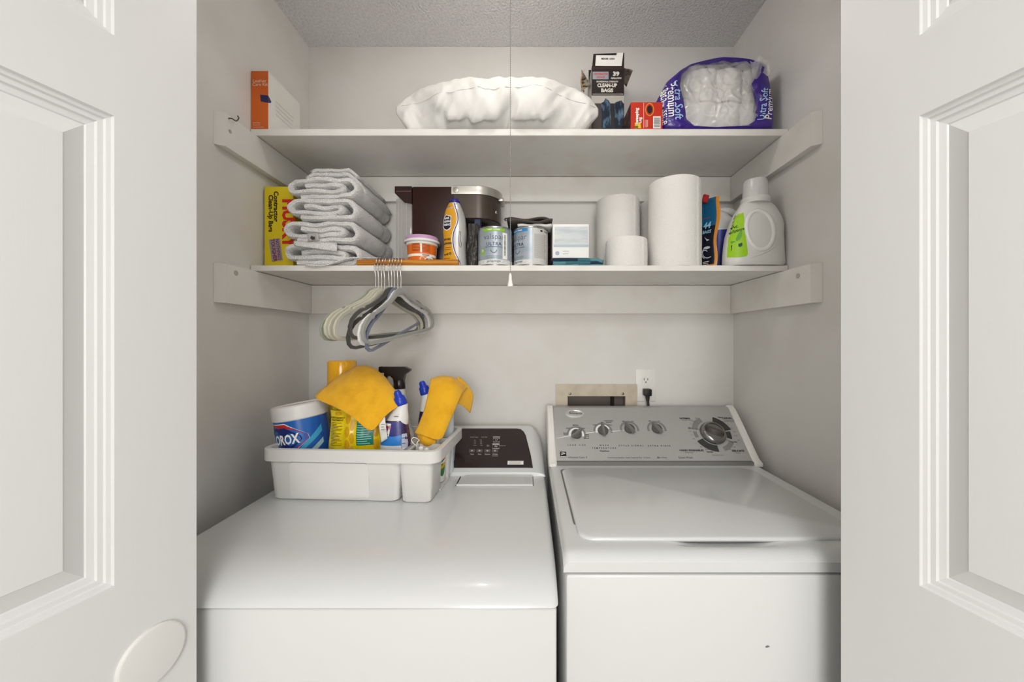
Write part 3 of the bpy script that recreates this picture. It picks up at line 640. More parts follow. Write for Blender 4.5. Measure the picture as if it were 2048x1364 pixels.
b = MB(); p, q = fu(1306, 257), fu(1321, 233); bc = build('barcode', quad(MB(), fm2, p[0], q[0], p[1], q[1]), white, root, smooth=0)
b = MB(); rr = random.Random(3); v = p[1] + .003
while v < q[1] - .003: h = rr.choice((.0006, .0011, .0016)); quad(b, fm3, p[0] + .002, q[0] - .002, v, v + h); v += h + .0012
build('bars', b, mat('grey_bars', '6b6a68', .5), bc, smooth=0, kind='stuff')

# purple pack of bath tissue, torn open
Yf = 1.075
sil = [(1326, 257), (1319, 225), (1323, 185), (1340, 152), (1370, 130), (1410, 116), (1450, 109), (1490, 112), (1525, 119), (1541, 124), (1548, 150), (1554, 185), (1557, 225), (1555, 257), (1500, 257.5), (1440, 257.5), (1380, 257.5)]
hole = [(1377, 232), (1375, 212), (1371, 190), (1364, 165), (1368, 142), (1382, 129), (1430, 119), (1470, 117), (1500, 120), (1517, 130), (1513, 152), (1507, 166), (1514, 188), (1517, 215), (1513, 238), (1498, 246), (1432, 250), (1392, 247)]
def resample(poly, n, Y, c):
    pts = [P(a, b_, Y) for a, b_ in poly]; out = []
    for k in range(n):
        a = 2 * pi * k / n + .001; d = (cos(a), sin(a)); best = None
        for p, q in zip(pts, pts[1:] + pts[:1]):
            ax, az, bx, bz = p.x - c[0], p.z - c[1], q.x - p.x, q.z - p.z
            den = d[0] * bz - d[1] * bx
            if abs(den) < 1e-9: continue
            t = (ax * bz - az * bx) / den; s_ = (ax * d[1] - az * d[0]) / den
            if t > 0 and -1e-6 <= s_ <= 1.000001: best = max(best or 0, t)
        out.append(Vector((c[0] + d[0] * best, Y, c[1] + d[1] * best)))
    return out
c = (XX(1443, Yf), ZZ(190, Yf)); n = 96
Ls = resample(sil, n, Yf, c); Lh = resample(hole, n, Yf, c)
def at(L, Y, s=1.0, mixL=None, k=0):
    out = []
    for i, p in enumerate(L):
        q = p if mixL is None else p.lerp(mixL[i], k)
        x = c[0] + (q.x - c[0]) * s; z = c[1] + (q.z - c[1]) * s
        wob = .0035 * noise.noise(Vector((x * 30, z * 30, Y * 20)))
        out.append(Vector((min(x + wob, XR - .004), Y + wob, max(z + wob * .5, UZ + .001))))
    return out
loops = [at(Lh, Yf + .014), at(Lh, Yf + .006, 1.01, Ls, .1), at(Lh, Yf + .001, 1, Ls, .45), at(Lh, Yf + .006, 1, Ls, .8), at(Ls, Yf + .022, 1), at(Ls, Yf + .06, 1.0), at(Ls, Yf + .15, .99), at(Ls, Yf + .215, .97), at(Ls, Yf + .24, .85)]
bagb = MB().loft(loops, False, True)
root = thing('bath_tissue_pack', (c[0], 1.2, UZ), 'torn purple pack of bath tissue at the right end of the upper shelf', 'tissue pack')
purple = mat('purple_film', '3a1f86', .22, coat=.3, bump=(45, .5, .006))
build('wrapper', bagb, purple, root, smooth=60)
pm = projmap(bagb, .0012)
lb = mat('sky_blue_print', 'a8cdf0', .4)
tu = lambda px, py: (XX(px, Yf), ZZ(py, Yf))
for s, px, py, sz, r, m_ in (('Ultra Soft', 1357, 198, .034, -88, lb), ('Premium', 1344, 197, .033, -88, white), ('Bath Tissue', 1331.5, 208, .027, -88, white), ('Ultra Soft', 1528, 207, .027, 84, lb), ('Premium', 1541, 206, .029, 86, white)):
    build('lettering', addtext(MB(), s, tu(px, py), sz, pm, rot=r, bold=.012, sx=.84), m_, root, smooth=0)
for k, (p0, p1) in enumerate((((1371, 257), (1386, 247)), ((1384, 257), (1392, 250)), ((1464, 256), (1478, 249)))):
    a, d = tu(*p0), tu(*p1); build('stripe_print', MB().poly([pm(a[0], a[1]), pm(a[0] + .012, a[1]), pm(d[0] + .012, d[1]), pm(d[0], d[1])]), lb, root, smooth=0)
rollw = mat('roll_white', 'efede9', .9, bump=(300, .2, .002))
for i, (px, pz, rr_) in enumerate(((1397, UZ + .004, .058), (1443, UZ + .004, .056), (1487, UZ + .004, .056), (1400, UZ + .104, .055), (1446, UZ + .1045, .056), (1490, UZ + .102, .052))):
    b = MB().lathe([(.02, .001), (rr_, .001), (rr_, .0965), (.02, .0965)], XX(px, Yf + .08) + .0, Yf + .085, pz, 28, False, False); b.lathe([(.02, .001), (.02, .0965)], XX(px, Yf + .08), Yf + .085, pz, 16, False, False)
    build('tissue_roll', b, rollw, root, smooth=50)
b = MB(); NR = 26
def film(u, v):
    k = int(round(u * n)) % n; r = v; q = Lh[k]; s_ = r * 1.03
    x = c[0] + (q.x - c[0]) * s_; z = c[1] + (q.z - c[1]) * s_
    f1 = noise.noise(Vector((x * 28, z * 20, 3))); f2 = abs(noise.noise(Vector((x * 40 + z * 26, z * 34 - x * 22, 8)))); f3 = abs(noise.noise(Vector((x * 130, z * 120, 5))))
    y = Yf + .010 - .024 * (1 - r ** 3) + .012 * f1 + .016 * f2 + .002 * f3
    return Vector((x, y, max(z, UZ + .002)))
b.grid(film, n, NR)
build('clear_film', b, mat('clear_wrap', 'f2f1ef', .09, alpha=.36, coat=1.0, spec=.9, bump=(38, .5, .006)), root, smooth=180)
b = MB().grid(lambda u, v: P(1500 + 36 * u + 6 * v, 121 + 34 * v - 8 * u + 5 * sin(u * 9), Yf - .004 + .006 * sin(u * 7 + v * 5)), 10, 8); build('film_flap', b, MATS['clear_wrap'], root, smooth=180)
# ================================================================ lower shelf
# yellow contractor bag carton
Yf = 1.115; x0, x1 = -.7815, -.696; zt = ZZ(373, Yf); y1 = 1.2; S = Yf / F
root = thing('contractor_bag_carton', ((x0 + x1) / 2, Yf, LZ), 'yellow contractor clean-up bags carton standing behind the towel stack', 'box')
build('carton', MB().rbox(x0, x1, Yf, y1, LZ, zt, .001, 1), mat('yellow_card', 'e8cf1c', .4), root, smooth=0)
xe = XX(529, Yf)
fu = lambda px, py: (XX(px, Yf) - xe + x0 + (0 if px < 1 else 0), ZZ(py, Yf))
fm = lambda o: (lambda u, v: Vector((u, Yf - o, v)))
b = addtext(MB(), 'Contractor', fu(552.5, 413), .0195, fm(.0006), rot=-90, bold=.03); addtext(b, 'Clean-Up Bags', fu(542, 427), .0185, fm(.0006), rot=-90, bold=.03); build('lettering', b, black, root, smooth=0)
build('lettering', addtext(MB(), 'HUSKY', fu(577, 446), .050, fm(.0007), rot=-90, bold=.05, sx=.9), mat('bright_red_print', 'd8241f', .45), root, smooth=0)
c = fu(552.5, 500); R = radians(-82)
def tilt(o): return lambda u, v: Vector((c[0] + rot2((u, v), R)[0], Yf - o, c[1] + rot2((u, v), R)[1]))
bd = build('badge', quad(MB(), tilt(.0008), -.033, .033, -.0165, .0165), mat('steel_print', '9a98a6', .35), root, smooth=0)
b = addtext(MB(), "NOTHING'S", (0, .0075), .0135, tilt(.0012), bold=.02, sx=.86); addtext(b, 'TOUGHER', (0, -.006), .0155, tilt(.0012), bold=.03, sx=.92); build('lettering', b, mat('dark_red_print', '8d2038', .5), bd, smooth=0)

# folded towels: one ribbon each, folded over and over
def towel(name, xl, xr, zb, h, yf, yb, seed, lab, tagm=False, grp_='stack of folded white towels'):
    rr = random.Random(seed); w_ = xr - xl; T = h / 4.25
    z1, z2, z3, z4 = T * .52, T * 1.55, T * 2.65, T * 3.68
    path = [(xl + w_ * .16, z1)] + [(xl + w_ * k, z1 + rr.uniform(-.001, .002)) for k in (.3, .5, .68, .80)]
    for a in (-62, -35, -8, 20, 48, 72): path.append((xr - w_ * .15 + w_ * .15 * cos(radians(a)), (z1 + z4) / 2 + (z4 - z1) / 2 * sin(radians(a))))
    path += [(xl + w_ * k, z4 + rr.uniform(-.003, .0025)) for k in (.74, .58, .4, .24)]
    for a in (108, 135, 160, 185, 210, 240): path.append((xl + w_ * .13 + w_ * .13 * cos(radians(a)), (z2 + z4) / 2 - T * .1 + ((z4 - z2) / 2 + T * .1) * sin(radians(a))))
    path += [(xl + w_ * k, z2 + rr.uniform(-.002, .002)) for k in (.26, .45, .62, .72)]
    for a in (-50, 0, 50): path.append((xl + w_ * .75 + T * .6 * cos(radians(a)), (z2 + z3) / 2 + (z3 - z2) / 2 * sin(radians(a))))
    path += [(xl + w_ * k, z3 + rr.uniform(-.0025, .0015)) for k in (.66, .5, .33, .22)]
    path = [(x, z + .0016 * sin(x * 60 + seed) + .0012 * sin(x * 23 + seed * 2)) for x, z in path]
    pts = bez([(x, 0, z) for x, z in path], 4); n = len(pts); M_ = 34
    nr = []
    for i in range(n):
        t = (pts[min(i + 1, n - 1)] - pts[max(i - 1, 0)]).normalized(); nr.append(Vector((-t.z, 0, t.x)))
    loops = []
    for k in range(M_ + 1):
        v = k / M_; y = yf + (yb - yf) * v; ed = min(v, 1 - v) * (yb - yf)
        th = T * .57 * (1 if ed > .008 else .55 + .45 * sqrt(max(0, ed / .008)))
        if abs(v - .80) < .05: th *= .80                                  # flat woven border
        L = []
        for i in range(n): 
            q = .0028 * noise.noise(Vector((pts[i].x * 30 + seed, y * 25, i * .09))) + .0012 * noise.noise(Vector((pts[i].x * 90, y * 80, i * .3 + seed)))
            ye = y + (.004 * sin(i * .21 + seed) + .005 * noise.noise(Vector((i * .13, seed, 0)))) * (1 - v) ** 4
            L.append(Vector((pts[i].x, ye, zb + pts[i].z)) + nr[i] * (th + q))
        for i in reversed(range(n)):
            q = .0014 * noise.noise(Vector((pts[i].x * 60, y * 50, i * .2 + 7)))
            ye = y + (.004 * sin(i * .21 + seed) + .005 * noise.noise(Vector((i * .13, seed, 0)))) * (1 - v) ** 4
            L.append(Vector((pts[i].x, ye, zb + pts[i].z)) - nr[i] * (th + q))
        for p in L: p.z = max(p.z, zb + .0002)
        loops.append(L)
    b = MB(); N2 = 2 * n
    b.loft(loops, False, False)
    for k, fl in ((0, 1), (M_, 0)):
        L = loops[k]; b.add(L, [(i, i + 1, N2 - 2 - i, N2 - 1 - i) for i in range(n - 1)])
    return build(name, b, terry, origin=((xl + xr) / 2, (yf + yb) / 2, zb), smooth=70, label=lab, cat='towel', group=grp_)
xs_ = [(-.6935, -.487, 1.078), (-.689, -.489, 1.072), (-.678, -.494, 1.07), (-.684, -.497, 1.08)]
labs = ['folded white towel at the bottom of the stack on the lower shelf', 'folded white towel second from the bottom, with a small grey tag', 'folded white towel third from the bottom of the stack', 'folded white towel fourth from the bottom, under the small cloth']
hs = .0635
for k, (xl, xr, yf) in enumerate(xs_):
    tw = towel('folded_towel', xl, xr, LZ + .001 + k * (hs + .0004), hs, yf, 1.335, 11 + k * 5, labs[k])
    if k == 1:
        b = MB().grid(lambda u, v: P(614 + 22 * u + 2 * v, 467 + 15 * v - 1 * u, 1.058 + .002 * sin(u * 3)), 5, 5); tg = build('care_tag', b, mat('grey_satin', 'b3b1ad', .5), tw, smooth=180, solid=.0008)
        build('tag_print', blob(MB(), lambda u, v: P(u, v, 1.0565), [(620, 476), (623, 471), (627, 474), (629, 472), (630, 478), (625, 480)]), dkg, tw, smooth=0)
        b = MB().grid(lambda u, v: P(588 + 86 * u, 482 + (9 + 8 * u) * v + 4 * u, 1.066 - .012 * v), 12, 3); build('hem_flap', b, terry, tw, smooth=180, solid=.003)
    if k == 0:
        b = MB().grid(lambda u, v: P(608 + 95 * u + 60 * v, 529 - 10 * u * u + 4 * sin(u * 5) * (1 - v) - 3 * v, 1.055 + .09 * v), 14, 5); build('hem_flap', b, terry, tw, smooth=180, solid=.004)
zb = LZ + .001 + 4 * (hs + .0004)
b = MB()
def cloth_top(u, v):
    px = 612 + 118 * u; y = 1.12 + .20 * v
    x = XX(px, 1.12) + .006 * v; z = zb + .014 + .010 * sst(0, .12, u) + .004 * noise.noise(Vector((u * 5, v * 5, 2)))
    if u > .72: z -= .055 * ((u - .72) / .28) ** 1.6; x -= .004
    return Vector((x, y, max(z, zb + .0075 if u < .85 else 0)))
b.grid(cloth_top, 26, 14)
wc = build('folded_washcloth', b, terry, origin=(XX(670, 1.2), 1.2, zb), smooth=180, solid=.011, label='thin folded white cloth draped on top of the towel stack', cat='washcloth')
b = MB().grid(lambda u, v: cloth_top(.05 + .8 * u, v) + Vector((.006, 0, .013 if u < .8 else .013 - .02 * (u - .8))), 20, 10); build('upper_fold', b, terry, wc, smooth=180, solid=.009)

# wooden rod that carries the hangers
wood = mat('varnished_wood', 'd08d2e', .4, var=((6, 260, 120), 'a8651b', .4, .65))
ry, rz = SY + .0115, LZ + .0095
b = MB(); xa, xb_ = XX(716, 1.078), XX(917, 1.078)
b.loft([[Vector((x, ry + .0092 * cos(a * pi / 8), rz + .0092 * sin(a * pi / 8))) for a in range(16)] for x in (xa, xb_)])
build('wooden_rod', b, wood, origin=(xa, ry, LZ), label='varnished wooden rod lying along the front edge of the lower shelf', cat='rod')

# single-serve coffee maker seen from its side
Ys, Yd = 1.186, 1.338
root = thing('coffee_maker', (XX(880, 1.2), 1.24, LZ), 'brown single-serve coffee maker with clear water tank behind the spray bottle', 'coffee maker')
brn = mat('brown_plastic', '2f1510', .3); brz = mat('bronze_plastic', '4a3f37', .28, .3); slv = mat('satin_silver', 'b9b5ae', .3, .7)
z0, zt = LZ + .001, ZZ(372.5, Ys)
xa, xm, xh = XX(824, Ys), XX(908, Ys), XX(995, Ys)
build('body', MB().rbox(xa, xm, Ys, Yd, z0, zt, .004, 2), brn, root)
def plan(xs, xe, y0, y1, n=14, r=None):       # rounded front (towards +X)
    cy = (y0 + y1) / 2; ry_ = (y1 - y0) / 2; rx = r or ry_
    return [(xs, y1), (xs, y0)] + [(xe - rx + rx * sin(pi * k / n), cy - ry_ * cos(pi * k / n)) for k in range(n + 1)]
zh0, zh1 = ZZ(437, Ys), ZZ(389, Ys)
b = MB().loft([[Vector((x, y, z)) for x, y in plan(xm - .02, xh + .006 - i, Ys + .002 + i, Yd - .002 - i)] for z, i in ((zh0, .003), (zh0 + .003, 0), (zt - .004, 0), (zt, .004))]); build('brew_head', b, brz, root, smooth=40)
b = MB().loft([[Vector((x, y, z)) for x, y in plan(xm - .008, xh + .010 - i, Ys - .002 + i, Yd + .001 - i)] for z, i in ((zh1 + .001, .001), (zh1 + .003, 0), (zt, 0), (zt + .0015, .002))]); hd = build('handle_band', b, slv, root, smooth=40)
build('pivot_cap', MB().loft([[Vector((xm + .006 + r * cos(a * pi / 16), Ys - .002 - h, (zh1 + zt) / 2 + .001 + r * sin(a * pi / 16))) for a in range(32)] for r, h in ((.0098, 0), (.0098, .0006), (.009, .0006), (.009, .0018), (.0085, .002))], False, True), slv, hd)
cy = (Ys + Yd) / 2
build('handle_lip', MB().rbox(xh - .004, xh + .016, cy - .03, cy + .03, zh1 - .004, zh1 + .008, .003, 2), slv, hd)
build('lettering', addtext(MB(), 'K', (XX(993, Ys + .03), ZZ(421, Ys)), .012, lambda u, v: Vector((u, Ys + .018, v))), silk, root, smooth=0)
build('base', MB().loft([[Vector((x, y, z)) for x, y in plan(xm - .01, xh, Ys + .006, Yd - .006)] for z in (z0, z0 + .02)]), brn, root)
build('rear_column', MB().box(xm - .002, xm + .024, Ys + .012, Yd - .012, z0 + .019, zh0 + .002), mat('dark_plastic', '171012', .4), root, smooth=0)
build('needle_housing', MB().lathe([(.018, 0), (.03, .006), (.032, .012)], XX(960, cy) - .004, cy, zh0 - .011, 20), MATS['dark_plastic'], root)
clear = mat('clear_plastic', 'c4c1bd', .1, alpha=.55, coat=.5)
tx0, tx1 = XX(790, Ys), xa - .001
build('water_tank', MB().rbox(tx0, tx1, Ys + .004, Yd - .01, z0, zt - .035, .006, 2), clear, root)
for px in (796, 803, 812): build('tank_rib', MB().box(XX(px, Ys), XX(px, Ys) + .0018, Ys + .002, Ys + .004, z0 + .004, ZZ(405, Ys)), mat('rib_clear', 'd6d4d0', .2, alpha=.7), root, smooth=0)
b = MB().prism([(tx0 - .001, Ys, zt), (tx1, Ys, zt), (tx1, Ys, ZZ(407, Ys)), (XX(809, Ys), Ys, ZZ(405, Ys)), (tx0 - .001, Ys, ZZ(386, Ys))], (0, Yd - Ys - .008, 0)); tl = build('tank_lid', b, mat('dark_brown_plastic', '2a100d', .25), root, smooth=0)
build('tank_lid_line', MB().box(tx0 + .003, tx1 - .002, Ys - .0006, Ys, ZZ(384, Ys), ZZ(381.5, Ys)), mat('faded_brown', '5f3a33', .5), tl, smooth=0)

# orange stain remover tub with pink lid
cx, cy = XX(842.5, 1.12), 1.1305; r0, r1 = .0385, .0455; H = ZZ(468, cy - .045) - LZ
root = thing('orange_tub', (cx, cy, LZ), 'small orange labelled tub with a pink lid behind the wooden rod', 'tub')
rad = lambda z: r0 + (r1 - r0) * (z - LZ) / H
build('tub_body', MB().lathe([(r0 - .002, .0005), (r0, .002), (rad(LZ + H * .72), H * .72), (r1 + .001, H * .73), (r1 + .0015, H * .77), (r1, H * .78), (r1 + .002, H * .84)], cx, cy, LZ, 40), plast, root)
build('lid', MB().lathe([(r1 + .0045, H * .82), (r1 + .0048, H * .88), (r1 + .003, H * .885), (r1 + .0022, H * .97), (r1, H)], cx, cy, LZ, 40), mat('pink_lid', 'c99ac6', .4), root)
build('lid_rim', MB().lathe([(r1 + .0047, H * .80), (r1 + .0062, H * .81), (r1 + .0062, H * .868), (r1 + .0047, H * .88)], cx, cy, LZ, 40, False, False), plast, root)
cm = lambda o: cylmap(cx, cy, rad, LZ, 0, o)
build('label', quad(MB(), cm(.0005), -.062, .062, .006, H * .71, 0, 36, 4), mat('orange_label', 'e5701d', .4), root)
b = MB(); lines(b, cm(.0009), -.020, .006, .045, .078, 8, .0015, 3, ragged=.15); lines(b, cm(.0009), .012, .036, .043, .078, 9, .0015, 4, ragged=.05); build('fine_print', b, mat('brown_print', '7d2f12', .5), root, smooth=0, kind='stuff')
build('white_strip', quad(MB(), cm(.0008), -.05, .06, .032, .039, 0, 20, 1), white, root); build('pale_column', quad(MB(), cm(.0012), .0065, .011, .042, .08, 0, 2, 1), white, root)
b = MB(); lines(b, cm(.0013), .012, .034, .033, .038, 2, .0014, 3, ragged=.2); lines(b, cm(.0013), .022, .04, .018, .027, 3, .0014, 3, ragged=.2); build('fine_print', b, navy, root, smooth=0, kind='stuff')
build('white_patch', blob(MB(), cm(.0009), ell(.033, .022, .015, .010)), white, root, smooth=0); build('ring_print', arcband(MB(), cm(.0011), .012, .024, .005, .008, 0, 300), mat('peach_print', 'f3b98a', .5), root, smooth=0)

# curvy yellow and silver cleaner bottle
Yc = 1.118; S = (Yc - .01) / F
lt_ = [(406, 897), (412, 893), (425, 888.5), (440, 885.5), (455, 884.5), (470, 885), (485, 887), (500, 886.5), (515, 884.5), (531, 884)]
rt_ = [(406, 919), (412, 922), (425, 927), (440, 930.5), (455, 931.5), (470, 932), (485, 930), (500, 930), (515, 931), (531, 932)]
root = thing('cleaner_bottle', (XX(908, Yc), Yc, LZ), 'curvy yellow and silver cleaner bottle with a purple cap', 'bottle')
Yr = Yc - .012
bb = MB().loft([sell((XX(interp(lt_, y), Yr) + XX(interp(rt_, y), Yr)) / 2, Yc, (XX(interp(rt_, y), Yr) - XX(interp(lt_, y), Yr)) / 2, .026 if y > 415 else .018, 2.5, max(LZ + .0005, ZZ(y, Yr) - .0) ) for y in [531.5, 529, 522, 515, 505, 495, 485, 475, 465, 455, 445, 435, 425, 418, 412, 408, 406]])
build('bottle_body', bb, mat('silver_film', 'c2c1c0', .25, .35), root, smooth=50)
pm = projmap(bb, .0006); pm2 = projmap(bb, .0012); pm3 = projmap(bb, .0018)
zz = lambda y: ZZ(y, Yr); bx = [(406, 906), (412, 908), (420, 911), (430, 914), (440, 915.5), (450, 914), (460, 909.5), (470, 906), (480, 905), (490, 905.5), (500, 907.5), (510, 911), (520, 916), (530, 920)]
def between(fa, fb, m_, nm, pmx, nv=28, nu=10, y0=407, y1=530):
    build(nm, MB().grid(lambda u, v: (lambda y: pmx(XX(fa(y) + (fb(y) - fa(y)) * u, Yr), zz(y)))(y0 + (y1 - y0) * v), nu, nv), m_, root, smooth=180)
between(lambda y: interp(lt_, y) + .3, lambda y: interp(bx, y), mat('amber_label', 'd69a12', .35), 'yellow_panel', pm)
between(lambda y: interp(bx, y), lambda y: interp(bx, y) + 1.6, white, 'white_edge', pm2, nu=2)
between(lambda y: interp(bx, y) + 1.6, lambda y: interp(bx, y) + 3.4, mat('purple_print', '2e2470', .4), 'purple_edge', pm2, nu=2)
tu = lambda px, py: (XX(px, Yr), zz(py))
sh = [tu(*p) for p in ((887.5, 441), (890, 435), (895, 431.5), (900, 434), (904.5, 435), (904, 450), (904.5, 458), (900, 462), (895, 464), (889, 460), (887, 455), (888, 448))]
bd = build('badge', blob(MB(), pm2, [(p[0] * 1.0, p[1]) for p in sh]), white, root, smooth=0); cxs = sum(p[0] for p in sh) / 12; czs = sum(p[1] for p in sh) / 12
build('badge_core', blob(MB(), pm3, [(cxs + (p[0] - cxs) * .86, czs + (p[1] - czs) * .9) for p in sh]), mat('ink_blue', '1d1f3a', .4), bd, smooth=0)
pm4 = projmap(bb, .0024); b = addtext(MB(), 'BAR', tu(895.5, 439.5), .0085, pm4, bold=.03); addtext(b, 'KEEPERS', tu(895.8, 446), .0072, pm4, bold=.03, sx=.85); addtext(b, 'FRIEND', tu(895.8, 452.5), .008, pm4, bold=.03, sx=.9); build('lettering', b, white, bd, smooth=0)
b = addtext(MB(), 'MORE', tu(896, 481), .008, pm2, bold=.04); addtext(b, 'CLEANSER', tu(895.5, 489), .0085, pm2, bold=.04, sx=.8); build('lettering', b, MATS['ink_blue'], root, smooth=0)
b = MB(); lines(b, pm2, *[tu(888, 0)[0], tu(904, 0)[0]], zz(503), zz(495), 2, .0016, 3, ragged=.1); lines(b, pm2, tu(894, 0)[0], tu(904, 0)[0], zz(418), zz(413), 2, .001, 3); lines(b, pm2, tu(888, 0)[0], tu(904, 0)[0], zz(521), zz(516), 1, .001, 3); build('fine_print', b, MATS['brown_print'], root, smooth=0, kind='stuff')
b = addtext(MB(), 'soft', tu(894, 510.5), .009, pm2, bold=.03, shear=.2); arcband(b, pm2, *tu(902.5, 509), .0015, .0035, 0, 360); build('lettering', b, MATS['ink_blue'], root, smooth=0)
build('embossed_mark', MB().tube([pm2(*tu(a, c_)) for a, c_ in ((920, 465), (919, 480), (920, 492), (922.5, 497), (924, 490), (922, 480), (923, 466))], .0006, 5, True), dkg, root)
build('cap', MB().lathe([(.0145, -.001), (.0155, .001), (.016, .008), (.014, .010), (.0125, .014), (.0075, .0155)], XX(908, Yr), Yc, ZZ(406, Yr), 24), mat('purple_cap', '2b1f78', .3), root)

# dark plastic pouch and navy box beside the first can
b = MB(); 
def pouch(u, v):
    px = 934 + 23 * u + 4 * (v - .5) * (1 - u); py = 531 - 84 * v
    y = 1.128 - .012 * sin(pi * u) * (1 - .4 * v) + .006 * noise.noise(Vector((u * 4, v * 5, 3))) + .004 * noise.noise(Vector((u * 11, v * 9, 1)))
    p = P(px, py, y); p.z = max(p.z, LZ + .001); return p
b.grid(pouch, 14, 22); b2 = [p + Vector((.002, .012, 0)) for p in b.v]
b.add(b2, [tuple(reversed(f)) for f in b.f])
build('plastic_pouch', b, mat('smoke_plastic', '3b3734', .18, bump=(60, .6, .006), alpha=.94), origin=P(946, 531, 1.13), smooth=180, label='crumpled dark plastic pouch between the cleaner bottle and paint can', cat='pouch', kind=None)
build('navy_packet', MB().rbox(XX(949, 1.155), XX(962, 1.155), 1.145, 1.162, LZ + .0005, ZZ(440, 1.155), .002, 1), mat('navy_card', '1f2b52', .4), origin=P(955, 531, 1.15), label='narrow navy packet standing behind the first paint can', cat='packet')

# two quart paint cans
tin = mat('tin', 'b8b8b6', .25, .9); lblue = mat('paint_label', 'a3aeb9', .3, .35, var=((3, 3, 14), 'c3cad1', .4, .65))
def can(cx, a0, lab, first):
    cy = 1.1225; r = .0502; H = .1145; 
    root = thing('paint_can', (cx, cy, LZ), lab, 'paint can', 'quart paint cans on the lower shelf')
    build('tin_body', MB().lathe([(r - .003, .002), (r - .001, 0), (r + .0012, .001), (r + .0012, .003), (r, .004), (r, H - .006), (r + .0008, H - .005), (r + .0012, H - .0025), (r + .0002, H - .001), (r - .004, H - .002), (r - .008, H - .005)], cx, cy, LZ, 56), tin, root, smooth=40)
    cm = lambda o: cylmap(cx, cy, r, LZ, a0, o)
    build('label', quad(MB(), cm(.0003), -.14, .14, .0055, H - .0065, 0, 60, 1), lblue, root)
    build('base_band', quad(MB(), cm(.0006), -.14, .14, .0055, .0185, 0, 60, 1), mat('pale_band', 'dcdcda', .4), root)
    build('colour_flash', quad(MB(), cm(.0006), -.034, .034, H - .0155, H - .0068, 0, 20, 1), mat('lime_print', '8fc32e', .4) if first else mat('blue_print', '2b86c9', .4), root)
    build('lettering', addtext(MB(), 'PAINT + PRIMER', (0, H - .0112), .005, cm(.001), bold=.03), white, root, smooth=0)
    build('lettering', addtext(MB(), 'valspar', (0, .083), .0225, cm(.0007), bold=-.006), mat('slate_print', '5a6570', .4), root, smooth=0)
    b = addtext(MB(), 'ULTRA', (0, .0625), .0138, cm(.0007), bold=.012, space=1.1); quad(b, cm(.0007), -.026, .026, .0535, .0547, 0, 8, 1)
    build('lettering', b, mat('indigo_print', '333c66', .4), root, smooth=0)
    build('shield', arcband(MB(), cm(.0007), 0, .046, .0075, .0095, 180, 360), MATS['slate_print'], root, smooth=0)
    b = MB(); lines(b, cm(.0007), -.022, .026, .021, .03, 3, .0008, 4); lines(b, cm(.0009), -.035, .05, .009, .015, 2, .001, 5); addtext(b, 'ULTRA WHITE', (0, .013), .006, cm(.001), bold=.03); build('fine_print', b, mat('steel_print2', '6d7680', .5), root, smooth=0, kind='stuff')
    if first:
        build('green_badge', blob(MB(), cm(.0007), [(-.042, .034), (-.029, .034), (-.029, .046), (-.0325, .0505), (-.0385, .0505), (-.042, .046)]), MATS['lime_print'], root, smooth=0)
        build('badge_ring', arcband(MB(), cm(.0011), -.0355, .045, .0022, .0035, 0, 360), white, root, smooth=0)
        st = build('barcode_sticker', quad(MB(), cm(.0008), .026, .042, .0205, .096, 0, 5, 1), white, root)
        b = MB(); rr = random.Random(2); v = .03
        while v < .09: h = rr.choice((.0006, .0012)); quad(b, cm(.0012), .0305, .0365, v, v + h, 0, 2, 1); v += h + .001
        build('bars', b, dkg, st, smooth=0, kind='stuff')
    else:
        wt = build('text_panel', quad(MB(), cm(.0008), .048, .135, .0055, H - .0068, 0, 24, 1), mat('grey_white_label', 'd0cfcb', .45), root)
        b = MB(); lines(b, cm(.0012), .054, .098, .022, .092, 26, .0011, 9, ragged=.2); build('fine_print', b, mat('faint_grey_print', 'a2a09c', .5), wt, smooth=0, kind='stuff')
        b = addtext(MB(), 'ULTRA', (.098, .1015), .007, cm(.0012), bold=.02); quad(b, cm(.0012), .073, .081, .099, .104, 0, 3, 1); build('lettering', b, black, wt, smooth=0)
can(XX(990.5, 1.12), 0.0, 'paint can facing front with a green flash and barcode sticker', True)
can(XX(1061.5, 1.12), -.86, 'paint can turned so that its pale text panel shows, beneath the dark cloth', False)

# packet, dark bag and cloth over the second can
zc = LZ + .1145
b = MB().grid(lambda u, v: Vector((XX(1036 + 66 * u, 1.12), 1.078 + .07 * v, zc + .0035 + .0012 * sin(u * 13) + .0015 * noise.noise(Vector((u * 6, v * 6, 1))))), 18, 8)
pk = build('flat_packet', b, mat('glossy_white_film', 'e3e3e0', .2), origin=(XX(1070, 1.12), 1.11, zc), smooth=180, solid=.006, label='flat glossy white packet lying on the second paint can', cat='packet')
b = MB().grid(lambda u, v: Vector((XX(1019 + 84 * u, 1.12) , 1.068 + .13 * v, zc + .0125 + .0035 * sin(u * 7 + .6) * (1 - v) + .002 * noise.noise(Vector((u * 5, v * 4, 6))))), 22, 10)
gc = build('dark_cloth', b, mat('charcoal_fabric', '4c4741', .9, bump=(500, .4, .002)), origin=(XX(1060, 1.12), 1.12, zc), smooth=180, solid=.005, label='dark grey folded cloth lying on top of the second paint can', cat='cloth')
b = MB().grid(lambda u, v: Vector((XX(1015 + 86 * u, 1.12), 1.074 + .115 * v, zc + .0205 + .003 * sin(u * 8.5 + 1.2) - .0035 * sst(.85, 1, u) - .003 * sst(.1, 0, u))), 24, 10); build('upper_fold', b, MATS['charcoal_fabric'], gc, smooth=180, solid=.0045)
b = MB().tube(bez([Vector((XX(1014.5, 1.12), 1.07, zc + .0125)), Vector((XX(1011.5, 1.12), 1.07, zc + .0165)), Vector((XX(1014.5, 1.12), 1.07, zc + .0205))], 5), .0022, 6); build('fold_edge', b, MATS['charcoal_fabric'], gc, smooth=180)
